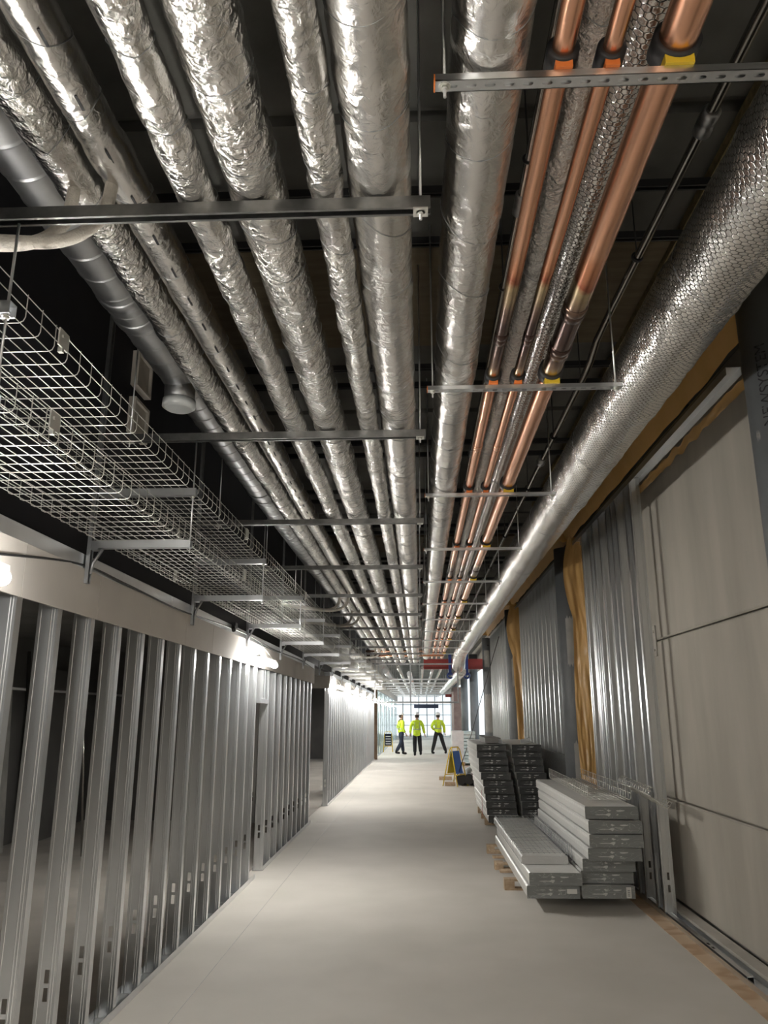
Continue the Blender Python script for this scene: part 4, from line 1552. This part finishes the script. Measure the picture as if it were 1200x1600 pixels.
# ------------------------------------------------------------------ far end of the corridor
tag(MB().box(-1.86, -1.70, 31.7, 31.86, 0.001, 3.4).build('wooden_post', 'brownpost'), 'brown post at the end of the left partition', 'post')
g = MB()
y = 32.2
k = 0
while y < 60:
    k += 1
    t = thing('glazed_panel', 'pale green glazed panel on the far left, %s beyond the brown post' % ordn(k), 'glazed panel', (-1.80, y, 0))
    MB().box(-0.015, 0.015, 0.06, 1.94, 0.1, 2.65).build('pane', 'glass', t)
    g = MB()
    g.box(-0.03, 0.03, 0, 0.06, 0.001, 2.7)
    g.box(-0.03, 0.03, 1.94, 2.0, 0.001, 2.7)
    g.box(-0.03, 0.03, 0.06, 1.94, 0.001, 0.1)
    g.box(-0.03, 0.03, 0.06, 1.94, 2.65, 2.7)
    g.build('panel_frame', 'frame_white', t)
    y += 2.02
struct(MB().box(-2.1, -1.95, 32.0, YE, 0, CEIL + 0.3).build('wall_left_far', 'board'))
struct(MB().box(-1.94, -1.78, 32.1, YE, 2.72, CEIL).build('wall_left_upper', 'board'))
# red steel beam and gantry frame
t = thing('steel_beam', 'dark red steel beam spanning the right half of the corridor', 'beam', (0, 27, 3.22))
g = MB()
g.box(0.15, 2.5, -0.09, 0.09, 0.0, 0.02)
g.box(0.15, 2.5, -0.09, 0.09, 0.32, 0.34)
g.box(0.15, 2.5, -0.008, 0.008, 0.02, 0.32)
g.build('i_section', 'red', t)
for k, x in enumerate((1.05, 1.62)):
    g = MB()
    g.box(x - 0.05, x + 0.05, 26.86, 26.905, 3.0, 3.72)
    g.ring((x, 26.88, 3.0), (0, 1, 0), 0.09, 0.03, 16, 8)
    tag(g.build('valve_bracket', 'blue'), 'dark blue clamp on the red beam, ' + ('left' if k == 0 else 'right') + ' one', 'clamp')
t = thing('gantry_frame', 'grey rectangular hanging frame across the corridor below the services', 'frame', (0, 22.6, 0))
g = MB()
g.box(-1.3, 1.12, -0.02, 0.02, 2.02, 2.07)
g.box(1.08, 1.12, -0.02, 0.02, 2.07, 3.1)
g.box(-0.28, -0.24, -0.02, 0.02, 2.07, 3.1)
g.box(-1.3, -1.26, -0.02, 0.02, 2.07, 3.1)
g.box(-1.3, 1.12, -0.02, 0.02, 3.1, 3.14)
g.build('frame_bar', 'galv_dull', t)
# lower service runs beyond the main pipes
k = 0
for x, z, r_ in ((-1.2, 3.2, 0.10), (-0.75, 3.35, 0.07), (-0.35, 3.1, 0.09), (0.1, 3.3, 0.06), (0.45, 3.2, 0.05), (0.8, 3.35, 0.06)):
    k += 1
    tag(MB().tube([(x, 27.5, z), (x, 45, z), (x, 60, z)], r_, 16).build('service_pipe', 'galv' if k % 2 else 'foil_fine'), 'pale service pipe high in the bright far end, %s from the left' % ordn(k), 'pipe')
for k in range(9):
    yy = 28.5 + 3.4 * k
    g = MB().box(-1.6, 1.4, yy, yy + 0.05, 2.92, 2.97)
    for x in (-1.5, 0.0, 1.3):
        g.cyl((x, yy + .02, 2.97), (x, yy + .02, CEIL), 0.006, 5)
    tag(g.build('far_hanger', 'galv'), 'channel hanger in the bright far end, %s from the camera' % ordn(k + 1), 'pipe support')
for k in range(2):
    dup(t0, (-1.1 + 1.5 * k, 30 + 5 * k, 2.99), 'wire mesh cable tray in the bright far end, ' + ('left' if k == 0 else 'right'))
# right side of the far end: glazing posts, dark red wall pieces, orange netting
tag(MB().box(1.75, 2.3, 41.0, 44.0, 0.001, 3.1).build('wrapped_wall_pier', 'pink'), 'dark reddish brown pier on the right of the far end', 'pier')
tag(MB().box(1.42, 1.75, 43.5, 44.0, 2.65, 2.8).build('red_strip', 'red'), 'red strip above the far pier', 'strip')
for k, (yy, hh) in enumerate(((26.2, 2.6), (33.0, 2.4))):
    def net(u, v, yy=yy, hh=hh):
        return 2.42 + 0.04 * noise.noise(Vector((u * 6, v * 5, yy))), yy + 2.6 * u, 0.02 + hh * v * (0.85 + 0.15 * noise.noise(Vector((u * 5, 1, yy))))
    sheet_grid(net, 16, 12, 'barrier_netting', 'orange barrier netting in the bright right opening, ' + ('nearer' if k == 0 else 'farther'), 'netorange', 'netting')
struct(MB().box(2.5, 2.6, 25.0, YE, -0.05, 0.35).build('wall_right_far', 'conc'))
struct(MB().box(2.3, 2.6, 25.0, YE, 3.55, CEIL + 0.06).build('wall_right_upper', 'conc'))
# outside ground slab beyond the right opening
struct(MB().box(2.6, 14.0, 25.0, YE + 8, -0.3, -0.05).build('ground', 'kerb'))
# end glazing
t = struct(MB().box(-2.1, 2.6, YE, YE + 0.12, 3.3, CEIL + 0.3).build('wall_end', 'board'))
g = MB()
for i in range(8):
    x = -2.0 + 4.5 * i / 7
    g.box(x - 0.04, x + 0.04, YE, YE + 0.1, 0.001, 3.3)
for z in (0.02, 0.9, 1.7, 2.5, 3.26):
    g.box(-2.0, 2.5, YE + 0.01, YE + 0.09, z - 0.03, z + 0.03)
struct(g.build('window_1', 'frame_white'))
struct(MB().box(-8, 9, YE + 0.2, YE + 10, -0.3, -0.05).build('ground_beyond', 'kerb'))
g = MB().box(-0.4, 1.3, 55.0, 55.3, 2.15, 2.42)
for x in (-0.3, 1.2):
    g.cyl((x, 55.15, 2.42), (x, 55.15, CEIL - 0.01), 0.01, 5)
tag(g.build('dark_bulkhead', 'cloth_navy'), 'dark bulkhead box across the far end before the glazing', 'bulkhead')

# ------------------------------------------------------------------ people
def skin_obj(name, chains, mat, parent, sub=1):
    """chains: list of [(pos, r), ...]; shared positions are merged; first vertex is the root"""
    verts, rad, edges, index = [], [], [], {}
    for ch in chains:
        prev = None
        for (p_, r_) in ch:
            key = tuple(round(c, 4) for c in p_)
            if key not in index:
                index[key] = len(verts)
                verts.append(p_)
                rad.append(r_)
            i = index[key]
            if prev is not None:
                edges.append((prev, i))
            prev = i
    me = bpy.data.meshes.new(name)
    me.from_pydata(verts, edges, [])
    o = bpy.data.objects.new(name, me)
    COL.objects.link(o)
    me.materials.append(M[mat])
    o.modifiers.new('skin', 'SKIN')
    if not me.skin_vertices:
        bpy.context.view_layer.objects.active = o
    sv = me.skin_vertices[0].data
    for i, r_ in enumerate(rad):
        rr = r_ if isinstance(r_, tuple) else (r_, r_)
        sv[i].radius = rr
        sv[i].use_root = (i == 0)
    ss = o.modifiers.new('sub', 'SUBSURF')
    ss.levels = sub
    ss.render_levels = sub
    o.parent = parent
    return o

def hand(w_, d, side):
    """finger chains from wrist w_, direction d (down-ish)"""
    w_, d = Vector(w_), Vector(d).normalized()
    s = Vector((0, 1, 0)) if abs(d.y) < 0.8 else Vector((0, 0, 1))
    s = (s - d * s.dot(d)).normalized()
    nrm = d.cross(s)
    palm = w_ + d * 0.085
    ch = [[(tuple(w_), 0.026), (tuple(w_ + d * 0.045), (0.034, 0.018)), (tuple(palm), (0.036, 0.017))]]
    for i, ln in enumerate((0.068, 0.078, 0.072, 0.055)):
        off = s * (0.030 - 0.02 * i)
        a = palm + off + d * 0.008
        b = a + d * ln * 0.5 + nrm * 0.006 * side
        c = b + d * ln * 0.45 + nrm * 0.018 * side
        ch.append([(tuple(palm), (0.036, 0.017)), (tuple(a), 0.010), (tuple(b), 0.009), (tuple(c), 0.008)])
    a = w_ + d * 0.03 + s * 0.035
    ch.append([(tuple(w_ + d * 0.045), (0.034, 0.018)), (tuple(a), 0.012), (tuple(a + d * 0.035 + s * 0.014), 0.010), (tuple(a + d * 0.06 + s * 0.012), 0.009)])
    return ch

def person(loc, rz, label, P, trousers='cloth_black', scale=1.0, black_trim=False, gloves=False, headturn=0.0, leftlong=True):
    """local axes: facing +Y"""
    t = thing('person', label, 'person', loc, rz)
    t.scale = (scale,) * 3
    pel, sp, chs, nk = (0, 0, 0.97), (0, 0, 1.14), (0, 0.0, 1.34), (0, -0.005, 1.49)
    hd0 = (0, 0.01, 1.565)
    ht = Matrix.Rotation(headturn, 4, 'Z')
    def H(x, y, z):
        v = ht @ Vector((x, y, 0))
        return (v.x, v.y + 0.01, z)
    body = [[(pel, (0.15, 0.11)), (sp, (0.135, 0.10)), (chs, (0.155, 0.11)), (nk, 0.058), (hd0, 0.060), (H(0, 0.01, 1.63), (0.074, 0.085)), (H(0, 0.0, 1.70), (0.076, 0.092)), (H(0, 0, 1.765), (0.05, 0.06))],
            [(H(0, 0.01, 1.63), (0.074, 0.085)), (H(0, 0.095, 1.625), 0.016)]]
    jk, tr, bt = [], [], []
    jk.append([(sp, (0.175, 0.145)), ((0, 0, 1.25), (0.175, 0.145)), (chs, (0.165, 0.135)), ((0, 0, 1.42), (0.12, 0.105)), ((0, 0, 1.475), (0.085, 0.08)), ((0, 0, 1.51), 0.07)])
    jk[0].insert(0, ((0, 0, 1.02), (0.18, 0.15)))
    jk[0].insert(0, ((0, 0, 0.90), (0.185, 0.155)))
    if P.get('hem'):
        jk[0].insert(0, ((0, -0.005, P['hem']), (0.182, 0.152)))
    for sd in (-1, 1):
        sh = (sd * 0.19, 0, 1.42)
        el, wr = P['el'][sd], P['wr'][sd]
        body.append([(chs, (0.155, 0.11)), (sh, 0.055), (el, 0.040), (wr, 0.026)])
        body += hand(wr, Vector(wr) - Vector(el), sd)
        w2 = tuple(Vector(wr) * 0.94 + Vector(el) * 0.06)
        jk.append([(chs, (0.165, 0.135)), (tuple(Vector(sh) + Vector((-sd * 0.02, 0, -0.015))), 0.085), (tuple(Vector(sh) * .55 + Vector(el) * .45 + Vector((sd * .01, 0, 0))), 0.078), (el, 0.070), (w2, 0.056)])
        hp = (sd * 0.095, 0, 0.90)
        kn, an = P['kn'][sd], P['an'][sd]
        toe = tuple(Vector(an) + Vector(P.get('toe', {}).get(sd, (0, 0.17, -0.055))))
        body.append([(pel, (0.15, 0.11)), (hp, 0.095), (kn, 0.062), (an, 0.042), (toe, 0.035)])
        if not tr:
            tr.append([(pel, (0.15, 0.12)), ((0, 0, 1.05), (0.145, 0.115))])
        tr.append([(pel, (0.15, 0.12)), (hp, 0.105), (tuple(Vector(hp) * .5 + Vector(kn) * .5), 0.102), (kn, 0.092), (tuple(Vector(an) + Vector((0, 0, 0.03))), 0.078)])
        bt.append([(tuple(Vector(an) + Vector((0, 0, 0.10))), 0.062), (an, 0.060), (tuple(Vector(an) + Vector((0, -0.03, -0.035))), 0.055), (tuple(Vector(an) * 0.4 + Vector(toe) * 0.6), 0.052), (toe, 0.045)])
    skin_obj('body', body, 'skin', t, 2)
    skin_obj('jacket', jk, 'hivis', t, 2)
    skin_obj('trousers', tr, trousers, t, 2)
    for b in bt:
        skin_obj('boot', [b], 'cloth_black', t, 2)
    # reflective bands round the jacket
    g = MB()
    for z, rx, ry in ((1.10, 0.178, 0.150),):
        n = 28
        pts = [(cos(2 * pi * k / n) * rx, sin(2 * pi * k / n) * ry, z) for k in range(n)]
        for zz in (0, 0.02):
            pass
        b = len(g.v)
        for q in pts:
            g.v += [(q[0] * 0.985, q[1] * 0.985, q[2] - 0.022), (q[0] * 0.985, q[1] * 0.985, q[2] + 0.022)]
        for k in range(n):
            k2 = (k + 1) % n
            g.face([b + 2 * k, b + 2 * k2, b + 2 * k2 + 1, b + 2 * k + 1], 0, True)
    for x in (-0.10, 0.10):
        for yy in (-1, 1):
            g.tube([(x, yy * 0.128, 1.10), (x, yy * 0.128, 1.25), (x, yy * 0.120, 1.36), (x * 0.95, yy * 0.07, 1.46)], 0.012, 6)
    o = g.build('reflective_band', 'reflect', t)
    o['label'] = 'grey reflective tape'
    if black_trim:
        g = MB()
        n = 24
        for (z0, z1) in ((1.40, 1.47),):
            g.tube([(0, 0, z0), (0, 0, z1), (0, 0, 1.51)], [0.13, 0.10, 0.07], n)
        g.box(0.02, 0.17, 0.12, 0.165, 0.98, 1.02)
        o = g.build('dark_collar', 'cloth_black', t)
        o['label'] = 'black shoulder yoke and collar'
    # helmet
    g = MB()
    n = 24
    rows = [(0.125, 1.70), (0.128, 1.715), (0.118, 1.76), (0.095, 1.80), (0.055, 1.825), (0.01, 1.832)]
    for r_, z in rows:
        for k in range(n):
            a = 2 * pi * k / n
            g.v.append((cos(a) * r_ * 0.9, sin(a) * r_ * 1.08 + (0.035 if r_ > 0.12 and sin(a) > 0.3 else 0), z))
    for i in range(len(rows) - 1):
        for k in range(n):
            k2 = (k + 1) % n
            g.face([i * n + k, i * n + k2, (i + 1) * n + k2, (i + 1) * n + k], 0, True)
    g.face(list(range(n)))
    g.face([5 * n + k for k in range(n)])
    h = g.build('helmet', 'helmet', t)
    h.rotation_euler = (0, 0, headturn)
    h['label'] = 'white safety helmet'
    g = MB()
    rows = [(0.082, 1.585), (0.093, 1.64), (0.095, 1.71)]
    for r_, z in rows:
        for k in range(n):
            a = pi + pi * k / (n - 1)
            g.v.append((cos(a) * r_ * 0.95, sin(a) * r_ * 1.08, z))
    for i in range(2):
        for k in range(n - 1):
            g.face([i * n + k, i * n + k + 1, (i + 1) * n + k + 1, (i + 1) * n + k], 0, True)
    h = g.build('hair', 'hair', t)
    h.rotation_euler = (0, 0, headturn)
    # ears and eyes
    for sd in (-1, 1):
        e = MB().tube([(sd * 0.078, 0.0, 1.60), (sd * 0.088, -0.005, 1.64), (sd * 0.08, 0.0, 1.665)], [0.008, 0.016, 0.01], 8)
        q = e.build('ear', 'skin', t)
        q.rotation_euler = (0, 0, headturn)
        e = MB().tube([(sd * 0.03, 0.080, 1.655), (sd * 0.03, 0.092, 1.655)], 0.009, 8)
        q = e.build('eye', 'ink', t)
        q.rotation_euler = (0, 0, headturn)
    return t
# back view, walking
person((-0.13, 34.4, 0.0), radians(3), 'person in yellow jacket walking away, middle of the three', dict(
    el={-1: (-0.27, 0.0, 1.14), 1: (0.27, -0.03, 1.14)}, wr={-1: (-0.29, 0.06, 0.90), 1: (0.33, 0.02, 0.90)},
    kn={-1: (-0.10, 0.06, 0.50), 1: (0.12, 0.02, 0.50)}, an={-1: (-0.10, -0.02, 0.095), 1: (0.15, 0.04, 0.12)}, hem=0.80))
# left one turned to the right, three-quarter profile
person((-0.84, 35.4, 0.0), radians(-68), 'person in yellow and black jacket turned to the right, leftmost of three', dict(
    el={-1: (-0.25, -0.06, 1.14), 1: (0.25, -0.02, 1.14)}, wr={-1: (-0.24, 0.12, 0.95), 1: (0.26, 0.10, 0.92)},
    kn={-1: (-0.11, 0.08, 0.50), 1: (0.10, -0.04, 0.50)}, an={-1: (-0.11, 0.14, 0.095), 1: (0.11, -0.26, 0.13)}), trousers='cloth_navy', black_trim=True)
# right one with legs apart
person((0.82, 36.2, 0.0), radians(6), 'person in short yellow jacket striding with legs apart, rightmost of three', dict(
    el={-1: (-0.30, -0.10, 1.17), 1: (0.27, -0.02, 1.13)}, wr={-1: (-0.16, 0.10, 1.03), 1: (0.31, 0.06, 0.90)},
    kn={-1: (-0.17, 0.03, 0.51), 1: (0.20, 0.02, 0.51)}, an={-1: (-0.28, 0.0, 0.095), 1: (0.33, 0.02, 0.095)}, toe={-1: (0.10, 0.10, -0.055), 1: (0.0, 0.16, -0.055)}))
